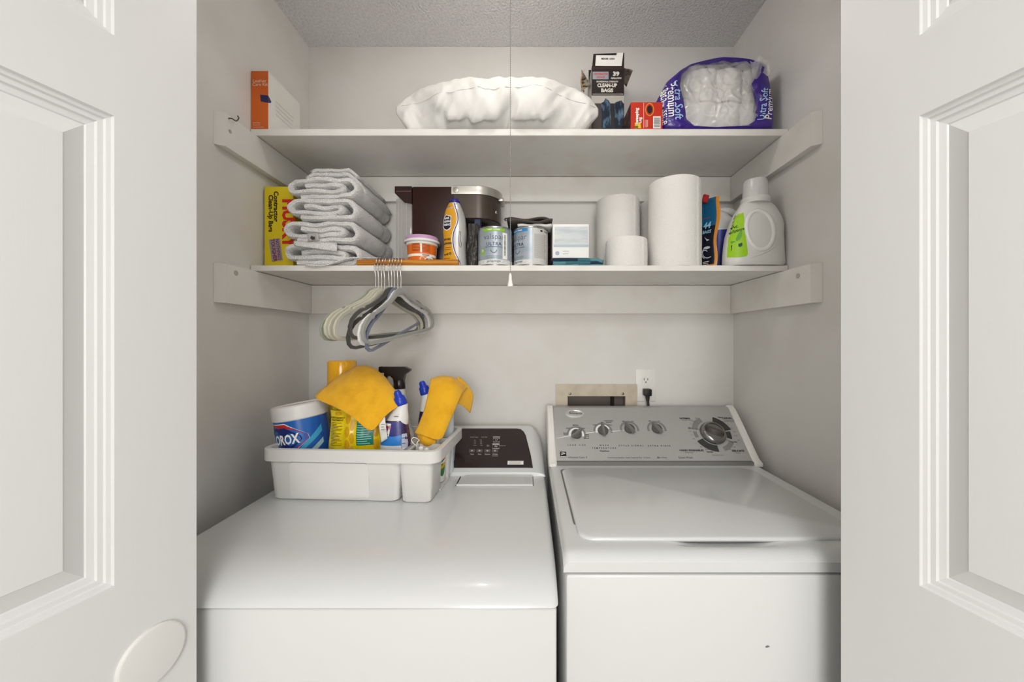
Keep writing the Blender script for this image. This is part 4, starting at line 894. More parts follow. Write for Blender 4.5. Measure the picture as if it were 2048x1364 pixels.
def sack(u, v):
    px = 1020 + 86 * u; z = LZ + .0005 + (ZZ(456, 1.2) - LZ) * v
    return Vector((XX(px, 1.19), 1.186 + .006 * noise.noise(Vector((u * 7, v * 6, 2))) + .014 * (1 - sin(pi * u)), z))
b = MB().grid(sack, 20, 14); v2 = [p + Vector((0, .05, 0)) for p in b.v]; b.add(v2, [tuple(reversed(f)) for f in b.f])
build('dark_sack', b, mat('maroon_black_film', '2a1815', .25, var=(50, '5d2a18', .55, .7)), origin=P(1062, 531, 1.2), smooth=180, label='dark maroon plastic sack standing behind the second paint can', cat='sack')

# teal patchwork cloth and white box on it
tealm = mat('teal_fabric', '5d8f96', .9, bump=(600, .4, .002)); navyf = mat('navy_fabric', '22344a', .9, bump=(600, .4, .002)); midt = mat('mid_teal_fabric', '3f6f7c', .9, bump=(600, .4, .002))
Yf = 1.085; xl, xr = XX(1105, Yf), XX(1207, Yf)
root = thing('teal_cloth', ((xl + xr) / 2, Yf + .05, LZ), 'folded teal and navy patchwork cloth under the white box', 'cloth')
for k, (zz0, ins, cols) in enumerate(((LZ + .0045, .004, (tealm, tealm, midt, tealm)), (LZ + .0115, .002, (tealm, midt, midt, navyf)), (LZ + .0205, 0, (navyf, navyf, midt, tealm)))):
    b = MB(); nu = 24
    f = lambda u, v: Vector((xl + ins + (xr - xl - ins * 1.5) * u, Yf + .001 * k + .105 * v + .002 * sin(u * 9 + k), zz0 + .0012 * noise.noise(Vector((u * 6, v * 5, k))) - (.006 * sst(.86, 1, u) if k == 2 else 0)))
    vs_ = [f(i / nu, j / 8) for j in range(9) for i in range(nu + 1)]
    for j in range(8):
        for i in range(nu):
            b.f.append((j * (nu + 1) + i, j * (nu + 1) + i + 1, (j + 1) * (nu + 1) + i + 1, (j + 1) * (nu + 1) + i)); b.m.append(min(3, int(i / nu * 4)))
    b.v = [Vector(p) for p in vs_]
    build('fold_layer', b, list(cols), root, smooth=180, solid=.0085 if k else .006, fix=False)
Yf = 1.092; x0, x1 = XX(1105, Yf), XX(1178, Yf); zb = LZ + .0265; zt = ZZ(448, Yf)
root = thing('tissue_box', ((x0 + x1) / 2, Yf, zb), 'white printed box resting on the teal cloth', 'box')
build('carton', MB().rbox(x0, x1, Yf, Yf + .10, zb, zt, .0012, 1), mat('gloss_white_card', 'ecedeb', .25), root, smooth=0)
fm = lambda o: (lambda u, v: Vector((x0 + u, Yf - o, zb + v))); W, H = x1 - x0, zt - zb
build('picture_panel', quad(MB(), fm(.0005), .006, W - .003, H * .42, H * .92), mat('pale_picture', 'd5d9d9', .3, var=((9, 9, 45), 'b9c4ca', .42, .62)), root, smooth=0)
build('blue_band', quad(MB(), fm(.0005), .003, W - .001, H * .32, H * .40), mat('pale_blue_print', 'b3c4cc', .3), root, smooth=0)
b = MB(); blob(b, fm(.0005), ell(.014, H * .14, .006, .006)); build('flower_print', b, mat('lilac_print', 'aab0cf', .5), root, smooth=0)
b = MB(); lines(b, fm(.0005), .03, .05, H * .08, H * .24, 2, .0011, 3); build('fine_print', b, mdg, root, smooth=0, kind='stuff')

# paper rolls
kr = mat('core_card', 'a58d6c', .8)
def roll(name, cx, cy, r, H, lab, seed, cat='paper towel', grp_='white paper rolls on the lower shelf'):
    root = thing(name, (cx, cy, LZ), lab, cat, grp_); rr = random.Random(seed); n = 72
    L = []
    for z, k in ((.0008, .985), (.004, .998), (H * .2, 1.0), (H * .5, 1.006), (H * .8, 1.001), (H - .004, .996), (H - .0005, .98)):
        L.append([Vector((cx + r * k * (1 + .008 * sin(2 * a + seed)) * cos(a), cy + r * k * (1 + .006 * sin(3 * a)) * sin(a), LZ + z)) for a in [2 * pi * j / n for j in range(n)]])
    b = MB().loft(L, False, False); ri = .02
    inn = [[Vector((cx + ri * cos(2 * pi * j / n), cy + ri * sin(2 * pi * j / n), LZ + z)) for j in range(n)] for z in (.0008, H - .0005)]
    b.loft([L[0], inn[0]], False, False).loft([L[-1], inn[1]], False, False)
    build('paper', b, paper, root, smooth=50)
    build('core', MB().lathe([(ri, .0008), (ri, H - .0008)], cx, cy, LZ, 24, False, False), kr, root)
    a0 = -pi / 2 + .62                                        # loose sheet edge
    b = MB().grid(lambda u, v: Vector((cx + (r * 1.004 + .0016 * u) * cos(a0 + .10 * (u - 1)), cy + (r * 1.004 + .0016 * u) * sin(a0 + .10 * (u - 1)), LZ + .003 + (H - .006) * v)), 4, 8)
    build('loose_sheet', b, paper, root, smooth=180)
roll('paper_towel_roll', XX(1349.5, 1.14), 1.142, .0755, ZZ(347, 1.066) - LZ, 'tall thick paper towel roll standing beside the blue bag pouch', 1)
roll('paper_towel_roll', XX(1235.5, 1.265), 1.266, .0715, ZZ(387, 1.195) - LZ, 'tall paper towel roll standing behind the short toilet roll', 4)
roll('paper_towel_roll', .4445, 1.284, .0635, ZZ(394, 1.22) - LZ, 'paper towel roll mostly hidden behind the tallest roll', 8)
roll('toilet_roll', XX(1252.5, 1.128), 1.128, .0605, ZZ(471, 1.07) - LZ, 'short toilet paper roll at the front of the lower shelf', 3, 'toilet roll')

# pouch of 44 bags
A = Vector((.520, 1.235, 0)); B = Vector((.572, 1.130, 0)); 
def pch(u, v, sd=1):
    z = LZ + .001 + (ZZ(389, 1.12) - LZ) * v * (1 + .05 * (1 - u))
    p = A.lerp(B, u); nrm = Vector(((B - A).y, -(B - A).x, 0)).normalized()
    e = sin(pi * min(1, max(0, u))) ** .6 * (1 - v) ** .45 * .013
    wob = .004 * sin(v * 11) * sst(.7, 1, u)
    return p + (B - A).normalized() * (wob - .012 * sst(.35, .0, v) * 0 + (-.012 + .016 * v) * sst(.8, 1, u)) - nrm * (-e) * sd * (-1) + Vector((0, 0, z))
root = thing('bag_pouch', (.52, 1.16, LZ), 'dark blue and orange resealable bag pouch beside the tallest paper roll', 'pouch')
nb = (B - A); nb = Vector((nb.y, -nb.x, 0)).normalized()
b = MB(); cols = lambda u, v: 2 if u > .9 else (2 if v < .07 else (1 if v > .62 else 0))
NU, NV = 24, 36; o_ = 0
for sd in (1, -1):
    vs_ = [pch(i / NU, j / NV, sd) for j in range(NV + 1) for i in range(NU + 1)]; o_ = len(b.v); b.v += vs_
    for j in range(NV):
        for i in range(NU): b.f.append(tuple(o_ + q for q in (j * (NU + 1) + i, j * (NU + 1) + i + 1, (j + 1) * (NU + 1) + i + 1, (j + 1) * (NU + 1) + i))); b.m.append(cols((i + .5) / NU, (j + .5) / NV))
build('pouch_film', b, [mat('midnight_film', '161a2c', .2, coat=.4), mat('teal_blue_film', '17628c', .25, coat=.3), mat('orange_film', 'd88a24', .3)], root, smooth=60, fix=False)
fpt = lambda o: (lambda u, v: pch(u, v, 1) + (pch(u, v, 1) - pch(u, v, -1)).normalized() * o)
s_ = (pch(.5, .2, 1) - pch(.5, .2, -1)).dot(Vector((0, -1, 0))); front = 1 if s_ > 0 else -1
def fpm(o):
    return lambda u, v: pch(u / .13, v / (ZZ(389, 1.12) - LZ), front) + Vector((-.3 * o, -o, 0))
for s, at_, sz, m_ in (('44', (.088, .137), .026, 'pale_blue_bright'), ('BAGS', (.088, .118), .013, 'pale_blue_bright')):
    build('lettering', addtext(MB(), s, at_, sz, fpm(.0012), bold=.03, shear=.2), mat('pale_blue_bright', '9fd6ee', .4), root, smooth=0)
b = MB(); lines(b, fpm(.0012), .075, .1, .158, .163, 1, .0015, 1); build('red_rule', b, mat('red_print2', 'b3283a', .5), root, smooth=0)
b = MB(); [arcband(b, fpm(.0012), .082 + .006 * k, .05 + .004 * k, .012 + .003 * k, .0145 + .003 * k, 40 + 60 * k, 200 + 50 * k) for k in range(3)]; blob(b, fpm(.0012), [(.08, .105), (.09, .09), (.1, .093), (.088, .097)]); blob(b, fpm(.0012), ell(.09, .07, .012, .004)); build('swirl_print', b, mat('white_swirl', 'd9dde2', .35), root, smooth=0, kind='stuff')
b = MB(); lines(b, fpm(.0012), .076, .1, .016, .03, 3, .0016, 3, ragged=.3); build('fine_print', b, white, root, smooth=0, kind='stuff')
b = MB().rbox(.533, .550, 1.150, 1.16, ZZ(404, 1.15), ZZ(388, 1.15), .002, 1).xf(Rot('Y', 14, (.54, 1.14, ZZ(395, 1.14)))); build('zip_pull', b, mat('red_plastic', 'a61f22', .3), root)

# bleach jug in the corner
cx, cy = .633, 1.235
root = thing('bleach_jug', (cx, cy, LZ), 'white jug with navy cap and blue label in the shelf corner', 'jug')
jw = mat('jug_white', 'e2e1df', .35)
hz = lambda py: ZZ(py, cy - .03) - LZ
secs = [(.0005, .056, .05), (.004, .06, .054), (hz(462), .06, .054), (hz(445), .058, .052), (hz(430), .046, .044), (hz(420), .03, .032), (hz(413), .0135, .0135), (hz(411), .0135, .0135)]
b = MB().loft([sell(cx - (.028 if z > hz(425) else .028 * sst(hz(462), hz(425), z)) , cy, a, c_, 2.6 if z < hz(440) else 2.1, LZ + z) for z, a, c_ in secs]); build('jug_body', b, jw, root, smooth=60)
b = MB().tube(bez([(cx - .022, cy - .004, LZ + hz(420)), (cx + .012, cy - .01, LZ + hz(418)), (cx + .044, cy - .008, LZ + hz(428)), (cx + .056, cy - .004, LZ + hz(452))], 6), .0115, 12); build('handle', b, jw, root, smooth=180)
build('cap', MB().lathe([(.0165, 0), (.017, .001), (.017, .014), (.0155, .016)], cx - .028, cy, LZ + hz(412), 28), mat('navy_cap', '181f4a', .35), root)
b = MB().loft([sell(cx, cy, .0606, .0546, 2.6, LZ + z) for z in (.008, hz(463))], False, False); build('label', b, mat('ultramarine_label', '3038a0', .3), root, smooth=60)
build('label_edge', MB().loft([sell(cx, cy, .0607, .0547, 2.6, LZ + z) for z in (hz(463), hz(461))], False, False), white, root, smooth=60)

# fabric conditioner bottle with a loop handle
Yc = 1.092; Yr = 1.085
lt_ = [(531, 1452), (526, 1449.5), (510, 1450), (490, 1452), (470, 1455), (455, 1460), (440, 1465), (425, 1472), (415, 1479), (408, 1484), (404, 1486)]
rt_ = [(531, 1566), (526, 1569.5), (510, 1568), (490, 1567), (470, 1566), (450, 1567), (435, 1563), (420, 1556), (410, 1549), (404, 1541)]
root = thing('fabric_conditioner', (XX(1510, Yc), Yc, LZ), 'grey-white fabric conditioner bottle with loop handle and lime label', 'bottle')
zz = lambda y: max(LZ + .0005, ZZ(y, Yr) - .0015)
oy = lambda y: interp([(531, .036), (524, .040), (470, .040), (440, .037), (415, .028), (404, .022)], y)
def sect(y, n=64, sc=1.0):
    xl, xr = XX(interp(lt_, y), Yr), XX(interp(rt_, y), Yr); return sell((xl + xr) / 2, Yc, (xr - xl) / 2 * sc, oy(y) * sc, 2.6, zz(y), n)
# hole of the handle (x-z ellipse) cut by a boolean in mesh space
bottle = MB().loft([sect(y) for y in [531.5, 529, 526, 520, 512, 504, 496, 488, 480, 472, 464, 456, 448, 440, 432, 424, 416, 410, 404]])
grey = mat('bottle_grey', 'd9d8d4', .3)
body = build('bottle_body', bottle, grey, root, smooth=60)
Yq = 1.056; hx, hz_ = XX(1520, Yq), ZZ(460, Yq); ha, hb = 25.5 / F * Yq, 38 / F * Yq
def hol(t, k=1.0): return (hx + ha * k * cos(t) - .10 * hb * sin(t) * .6, hz_ + hb * k * sin(t))
cut = MB().loft([[Vector((hol(2 * pi * j / 48)[0], y, hol(2 * pi * j / 48)[1])) for j in range(48)] for y in (1.0, 1.2)])
bm1 = bpy.data.meshes.new('cutter'); bm1.from_pydata([p - ORG[body.name] for p in cut.v], [], cut.f); co = bpy.data.objects.new('cutter', bm1); COL.objects.link(co); co.location = ORG[body.name]
md = body.modifiers.new('b', 'BOOLEAN'); md.operation = 'DIFFERENCE'; md.object = co; md.solver = 'EXACT'
bpy.context.view_layer.update()
dg = bpy.context.evaluated_depsgraph_get(); nm = bpy.data.meshes.new_from_object(body.evaluated_get(dg)); body.modifiers.clear(); body.data = nm; bpy.data.objects.remove(co)
nm.set_sharp_from_angle(angle=radians(45))
pm = projmap(bottle, .0008)
ring = [Vector((hol(2 * pi * j / 56, 1.04)[0], pm(*hol(2 * pi * j / 56, 1.04)).y + .0035, hol(2 * pi * j / 56, 1.04)[1])) for j in range(56)]
build('handle_rim', MB().tube(ring, .0068, 10, True), mat('bottle_gloss_highlight', 'e6e5e2', .2), root, smooth=180)  # glossier rim, its grey lightened to paint in a specular highlight
build('moulded_ridge', MB().tube([pm(XX(a, Yr), ZZ(c_, Yr)) + Vector((0, .0022, 0)) for a, c_ in ((1478, 521), (1490, 519), (1505, 514), (1522, 507), (1538, 497), (1550, 487))], .0035, 8, rs=[.001, .003, .0036, .0036, .003, .001]), grey, root, smooth=180)
tu = lambda px, py: (XX(px, Yr), ZZ(py, Yr))
def lab(u, v):
    y = 424 + 92 * v; xl = interp([(424, 1468), (440, 1462), (470, 1456), (500, 1452.5), (516, 1451.5)], y); xr = interp([(424, 1491), (440, 1490), (480, 1491), (505, 1494), (512, 1494), (516, 1491)], y)
    pq = xl + (xr - xl) * u; Yv = 1.084 - .027 * min(1, u * 1.8); return pm(XX(pq, Yv), ZZ(y - 3 * u * v + (1 - v) * -2 * (u - .5), Yv))
build('label', MB().grid(lab, 12, 24), mat('lime_label', '9acb16', .4), root, smooth=180)
pm2 = projmap(bottle, .0016); tu = lambda px, py: (XX(px, 1.064), ZZ(py, 1.064))
b = addtext(MB(), 'fabric', tu(1466, 454), .013, pm2, rot=14, bold=.02); addtext(b, 'conditioner', tu(1473, 461.5), .0125, pm2, rot=14, bold=.02, sx=.8); build('lettering', b, mat('forest_print', '17401a', .5), root, smooth=0)
b = MB(); blob(b, pm2, [tu(*p) for p in ((1471, 478), (1475, 468), (1480, 462), (1482, 464), (1481, 473), (1477, 481), (1472, 483))]); build('leaf_print', b, mat('leaf_green', '5aa51c', .4), root, smooth=0)
build('leaf_print', blob(MB(), pm2, [tu(*p) for p in ((1459, 483), (1465, 481), (1471, 483), (1465, 487))]), MATS['leaf_green'], root, smooth=0)
build('seal_print', blob(MB(), pm2, [tu(*p) for p in ((1474.5, 489), (1481, 486.5), (1481.5, 492), (1478, 495), (1475, 494))]), mat('dark_teal_print', '0f4a3c', .5), root, smooth=0)
build('arrow_print', blob(MB(), pm2, [tu(*p) for p in ((1453, 490), (1459, 488), (1458.5, 497), (1455, 500), (1453, 501), (1455, 494))]), black, root, smooth=0)
cxn = XX(1513.5, Yr); zn = zz(404)
build('neck_collar', MB().lathe([(.036, -.004), (.0385, .002), (.0385, .010), (.0365, .013), (.033, .0135)], cxn, Yc, zn, 40), grey, root, smooth=40)
build('cap', MB().lathe([(.0335, .0125), (.0335, .018), (.0315, ZZ(358, Yr) - zn - .012), (.029, ZZ(358, Yr) - zn - .003), (.022, ZZ(358, Yr) - zn)], cxn, Yc, zn, 40), mat('milky_cap', 'dedddb', .2, trans=.15), root, smooth=50)
# ================================================================ hangers on the rod
hang_cols = {'sage': ('8f9582', 'sage green'), 'cream': ('bfbba8', 'cream'), 'black': ('37342f', 'dark charcoal'), 'slate': ('666d86', 'slate blue'), 'white': ('dcdad6', 'white'), 'grey': ('93948e', 'grey')}
def hanger(hpx, lpx, tilt, drop, colr, lab):
    hy = SY - .0165; hx = XX(hpx, hy); L = .19; K = 1.09
    th = min((abs((hx - L * sin(t)) / (hy - L * cos(t)) - (lpx - CX) / F), t) for t in [radians(q / 4) for q in range(20, 300)])[1]
    d = Vector((sin(th), cos(th), 0)); up = Vector((0, 0, 1)); nrm = d.cross(up)
    tl = radians(tilt); d3 = (d * cos(tl) + up * sin(tl)); u3 = (up * cos(tl) - d * sin(tl))
    ztop = rz + .0092 + .0022; zn = ZZ(575, hy) - drop
    root = thing('clothes_hanger', (hx, hy, zn), lab, 'hanger', 'hangers hooked on the wooden rod')
    O = Vector((hx, hy, zn)); q = lambda a, b_: O + d3 * a * K + u3 * b_ * .92
    out = [(0, 0), (.016, -.002), (.030, -.010), (.043, -.024), (.060, -.036), (.095, -.053), (.110, -.0585), (.113, -.0635), (.120, -.0655), (.124, -.0635), (.132, -.0665), (.150, -.077), (.166, -.093), (.174, -.112), (.173, -.131), (.164, -.143), (.148, -.148), (.10, -.149), (.05, -.149), (0, -.149)]
    wd = [.026, .025, .023, .018, .015, .0135, .0135, .0095, .0095, .0135, .0135, .0135, .0135, .013, .012, .012, .011, .011, .011, .011]
    path = [(a, b_, w_) for (a, b_), w_ in zip(out, wd)]; path = path + [(-a, b_, w_) for a, b_, w_ in reversed(path[1:-1])]
    n = len(path); loops = []
    for i in range(n):
        a0, a1 = path[i - 1], path[(i + 1) % n]; t = Vector((a1[0] - a0[0], a1[1] - a0[1])).normalized(); inn = Vector((t.y, -t.x))
        a, b_, w_ = path[i]; w_ *= .8; hth = .0030
        def pt(k, h): return q(a + inn.x * w_ * k, b_ + inn.y * w_ * k) + nrm * h
        loops.append([pt(0, -hth * .4), pt(.12, -hth), pt(.88, -hth), pt(1, -hth * .4), pt(1, hth * .4), pt(.88, hth), pt(.12, hth), pt(0, hth * .4)])
    loops.append(loops[0])
    m_ = mat('hanger_' + colr, hang_cols[colr][0], .75, bump=(700, .2, .001), sheen=.4)
    build('hanger_frame', MB().loft(loops, False, False), m_, root, smooth=50)
    # chrome hook: straight shank, then over the rod
    pts = [O + up * -.004, O + up * .012, Vector((hx, hy, zn + .03)), Vector((hx - .002, hy - .001, rz - .014)), Vector((hx - .004, ry - .0135, rz - .003)), Vector((hx - .004, ry - .0105, rz + .0075)), Vector((hx - .003, ry - .003, rz + .0118)), Vector((hx - .002, ry + .006, rz + .0105)), Vector((hx - .001, ry + .0115, rz + .004)), Vector((hx, ry + .0128, rz - .003))]
    build('hook', MB().tube(bez(pts, 5), .0016, 8), chrome, root, smooth=180)
for h_ in ((751, 632, 5, .000, 'sage', 'sage green hanger farthest to the left on the rod'),
           (757, 643, 3, .002, 'cream', 'leftmost cream hanger, next to the sage green one'),
           (763.5, 650, 4, .001, 'cream', 'cream hanger second from the left among the cream ones'),
           (769, 662, 3, .004, 'cream', 'cream hanger nearest to the dark charcoal hangers'),
           (778, 683, 8, .012, 'black', 'left one of the two dark charcoal hangers'),
           (783.5, 692, 4, -.001, 'black', 'right one of the two dark charcoal hangers, beside the slate one'),
           (789, 712, 16, .000, 'slate', 'slate blue hanger between the charcoal and the white one'),
           (795.5, 707, 7, .006, 'white', 'white hanger just behind the front grey hanger'),
           (802, 714, 8, .000, 'grey', 'grey hanger at the front right end of the row')):
    hanger(*h_)

# ================================================================ cleaning caddy on the dryer
TB = DZ + .0006
RT = Rot('Z', -3.0, (-.44, 1.07, 0))
caddy = thing('cleaning_caddy', RT @ Vector((-.44, 1.07, TB)), 'white plastic cleaning caddy full of supplies on the dryer', 'caddy')
cad = mat('caddy_plastic', 'dfdedb', .35)
tz = 1.034
def rr4(x0, x1, y0, y1, r, n=5): return rrect(x0, x1, y0, y1, r, n)
def well(x0, x1, y0, y1, flare, zt_, nm='basin', th=.0022, r=.018, z0=None):
    z0 = z0 or TB
    out = [(z0 + .0, .004, r), (z0 + .004, 0, r), (zt_, -flare, r + flare * .5)]
    L = [[Vector((x, y, z)) for x, y in rr4(x0 + i, x1 - i, y0 + i, y1 - i, rr_)] for z, i, rr_ in out]
    I = [[Vector((x, y, z)) for x, y in rr4(x0 + i + th, x1 - i - th, y0 + i + th, y1 - i - th, rr_ - th * .5)] for z, i, rr_ in reversed(out)]
    I[-1] = [p + Vector((0, 0, .003)) for p in I[-1]]; I[-2] = [p + Vector((0, 0, .002)) for p in I[-2]]
    return build(nm, MB().loft(L + I).xf(RT), cad, caddy, smooth=45)
well(-.650, -.322, .952, 1.195, .010, tz - .012)
well(-.312, -.238, .949, 1.04, .008, tz - .012, 'front_cup', r=.014)
well(-.312, -.238, 1.115, 1.195, .008, tz - .012, 'rear_cup', r=.014)
# waist of the narrow side: low inner wall between the cups
build('side_wall', MB().box(-.3, -.2975, 1.035, 1.12, TB + .02, tz - .012).xf(RT), cad, caddy, smooth=0)
build('side_floor', MB().box(-.31, -.236, 1.03, 1.125, TB + .0005, TB + .004).xf(RT), cad, caddy, smooth=0)
X0, X1, Y0, Y1 = -.672, -.213, .935, 1.212
R1 = rr4(X0, X1, Y0, Y1, .03); R2 = rr4(X0 + .004, X1 - .004, Y0 + .004, Y1 - .004, .026); R3 = rr4(X0 + .013, X1 - .013, Y0 + .013, Y1 - .013, .02)
b = MB().loft([[Vector((x, y, z)) for x, y in L_] for L_, z in ((R1, tz - .031), (R1, tz - .002), (R2, tz), (R3, tz - .001), (R3, tz - .016))], False, False); b.loft([[Vector((x + 0, y, z)) for x, y in L_] for L_, z in ((R1, tz - .031), (rr4(X0 + .0025, X1 - .0025, Y0 + .0025, Y1 - .0025, .028), tz - .031), (rr4(X0 + .0025, X1 - .0025, Y0 + .0025, Y1 - .0025, .028), tz - .004))], False, False)
build('rim', b.xf(RT), cad, caddy, smooth=45)
# divider between basin and cups
build('divider', MB().box(-.332, -.304, .965, 1.185, tz - .016, tz - .012).xf(RT), cad, caddy, smooth=0)
b = MB().loft([[Vector((x, y - .0105 * (z - TB) / (tz - .012 - TB), z)) for x, z in rr4(-.60 + i, -.392 - i, TB + .006, tz - .033 - i, .012)] for y, i in ((.9535, 0), (.9497, .0015), (.949, .004))], False, True); build('front_emboss', b.xf(RT), cad, caddy, smooth=45)

# Contents
fl = TB + .0035
def wipes():
    cx, cy, r = -.612, 1.055, .0655; H = .218
    root = thing('wipes_canister', (cx, cy, fl), 'blue wipes canister with white lid leaning at the left of the caddy', 'canister')
    M_ = Rot('Y', -9, (cx - .05, cy, fl)) ; M_ = Matrix.Translation((0.004, 0, .004)) @ M_
    Bz = fl
    build('canister_body', MB().lathe([(r - .003, .001), (r, .004), (r, H * .86)], cx, cy, Bz, 56).xf(M_), plast, root, smooth=50)
    build('lid', MB().lathe([(r + .0005, H * .825), (r + .003, H * .83), (r + .0035, H * .96), (r + .002, H * .985), (r - .003, H), (r - .006, H * .985), (.02, H * .98), (.002, H * .982)], cx, cy, Bz, 56).xf(M_), mat('lid_white', 'e4e2df', .4), root, smooth=40)
    cm0 = lambda o: cylmap(cx, cy, r, Bz, 0, o); cm = lambda o: (lambda u, v: M_ @ cm0(o)(u, v))
    build('label', MB().grid(lambda u, v: cm(.0005)(-.19 + .38 * u, .006 + (H * .82 - .006) * v), 60, 6), mat('wipes_blue', '1c63b8', .3, var=((10, 10, 7), '123f96', .4, .65)), root, smooth=180)
    T = lambda f: [( .0 + a, H * .60 + c_) for a, c_ in ((-.078 * f, 0), (-.03 * f, .036 * f), (.01, .036 * f), (.052 * f, .006 * f), (.054 * f, -.004 * f), (.01, -.036 * f), (-.03 * f, -.036 * f))]
    off = -.016
    sh = lambda f: [(a + off, c_) for a, c_ in T(f)]
    def fine(pts, k=6): 
        o = []
        for p, q_ in zip(pts, pts[1:] + pts[:1]): o += [(p[0] + (q_[0] - p[0]) * j / k, p[1] + (q_[1] - p[1]) * j / k) for j in range(k)]
        return o
    lg = build('logo_red', blob(MB(), cm(.0011), fine(sh(1.15))), mat('logo_red_print', 'c8261f', .35), root, smooth=0)
    build('logo_edge', blob(MB(), cm(.0008), fine(sh(1.22))), white, root, smooth=0)
    build('logo_blue', blob(MB(), cm(.0014), fine(sh(.9))), mat('logo_blue_print', '16266e', .35), lg, smooth=0)
    build('lettering', addtext(MB(), 'CLOROX', (off - .008, H * .60), .035, cm(.0018), bold=.035, sx=.68), white, lg, smooth=0)
    build('aqua_swoosh', MB().grid(lambda u, v: cm(.0009)(.01 + .075 * u, H * .38 + H * .24 * u + (.010 + .010 * u) * v), 16, 3), mat('aqua_print', '3fa3cf', .35), root, smooth=0)
    build('grey_swoosh', MB().grid(lambda u, v: cm(.001)(.025 + .06 * u, H * .30 + H * .18 * u + .014 * v), 12, 3), mat('pale_aqua_print', '9fc4d2', .35), root, smooth=0)
wipes()
# yellow capped spray can at the back
cx, cy = XX(684.5, 1.155), 1.155
root = thing('polish_can', (cx, cy, fl), 'tall can with a glossy yellow cap at the back of the caddy', 'spray can')
build('can_body', MB().lathe([(.036, .001), (.0385, .004), (.0385, .245), (.033, .252)], cx, cy, fl, 36), mat('pale_yellow_can', 'e6c63a', .35), root)
zt = ZZ(721, 1.15) - fl
build('cap', MB().lathe([(.0395, .25), (.0415, .253), (.0412, zt - .006), (.0395, zt - .001), (.037, zt)], cx, cy, fl, 40), mat('yellow_gloss', 'f0b010', .15, coat=.5), root, smooth=50)

# yellow soft pack with teal panel
Yf = 1.008; S = Yf / F
root = thing('sponge_pack', (XX(704, Yf), Yf + .03, fl), 'yellow plastic pack with a teal text panel under the yellow cloth', 'pack')
def pack(u, v):
    px = 649 + 110 * u; zt_ = ZZ(824, Yf); z = fl + .001 + (zt_ - fl) * v
    e = (max(0, sin(pi * u)) ** .45) * (max(0, sin(pi * (.08 + .84 * v))) ** .4)
    return Vector((XX(px, Yf) + .003 * sin(v * 9) * (1 - u), Yf + .028 - .030 * e + .0022 * sin(u * 26) * e + .002 * sin(v * 22 + u * 3) * e, z))
pb_ = MB().grid(pack, 40, 30); pk = MB().grid(pack, 40, 30); v2 = [Vector((p.x, 2 * (Yf + .028) - p.y, p.z)) for p in pb_.v]; pk.add(v2, [tuple(reversed(f)) for f in pk.f])
build('pack_film', pk, mat('yellow_film', 'ecd010', .25, coat=.2), root, smooth=60)
pm = projmap(pb_, .0007); pm2 = projmap(pb_, .0013); tu = lambda px, py: (XX(px, Yf), ZZ(py, Yf))
amber = mat('amber_wave', 'd9a512', .35)
for cxp in (694, 703.5, 749):
    for k in range(3):
        cyp = 838 + 26 * k + (13 if cxp == 703.5 else 0); build('wave_print', blob(MB(), pm, [tu(cxp + 5.5 * cos(a * pi / 8) * (1 if cxp != 703.5 else .8), cyp + 11 * sin(a * pi / 8)) for a in range(16)]), amber, root, smooth=0)
build('wave_print', blob(MB(), pm, [tu(672 + 8 * cos(a * pi / 8), 829 + 4 * sin(a * pi / 8)) for a in range(16)]), amber, root, smooth=0)
p0, p1 = tu(712, 891), tu(745, 834)
tp = build('teal_panel', quad(MB(), pm, p0[0], p1[0], p0[1], p1[1], 0, 10, 14), mat('teal_print', '17806f', .35), root, smooth=180)
b = MB(); lines(b, pm2, p0[0] + .002, p1[0] - .002, p0[1] + .002, p1[1] - .002, 12, .0016, 3); build('fine_print', b, mat('mint_print', 'b7ddd3', .5), tp, smooth=0, kind='stuff')
b = MB(); addtext(b, 'AVERTISSEMENT\nTRAITEMENT', tu(670, 840), .0062, pm, bold=.03, align='CENTER'); lines(b, pm, tu(657, 0)[0], tu(684, 0)[0], ZZ(893, Yf), ZZ(846, Yf), 16, .0013, 8, ragged=.5); build('fine_print', b, mat('olive_print', '4a4408', .5), root, smooth=0, kind='stuff')

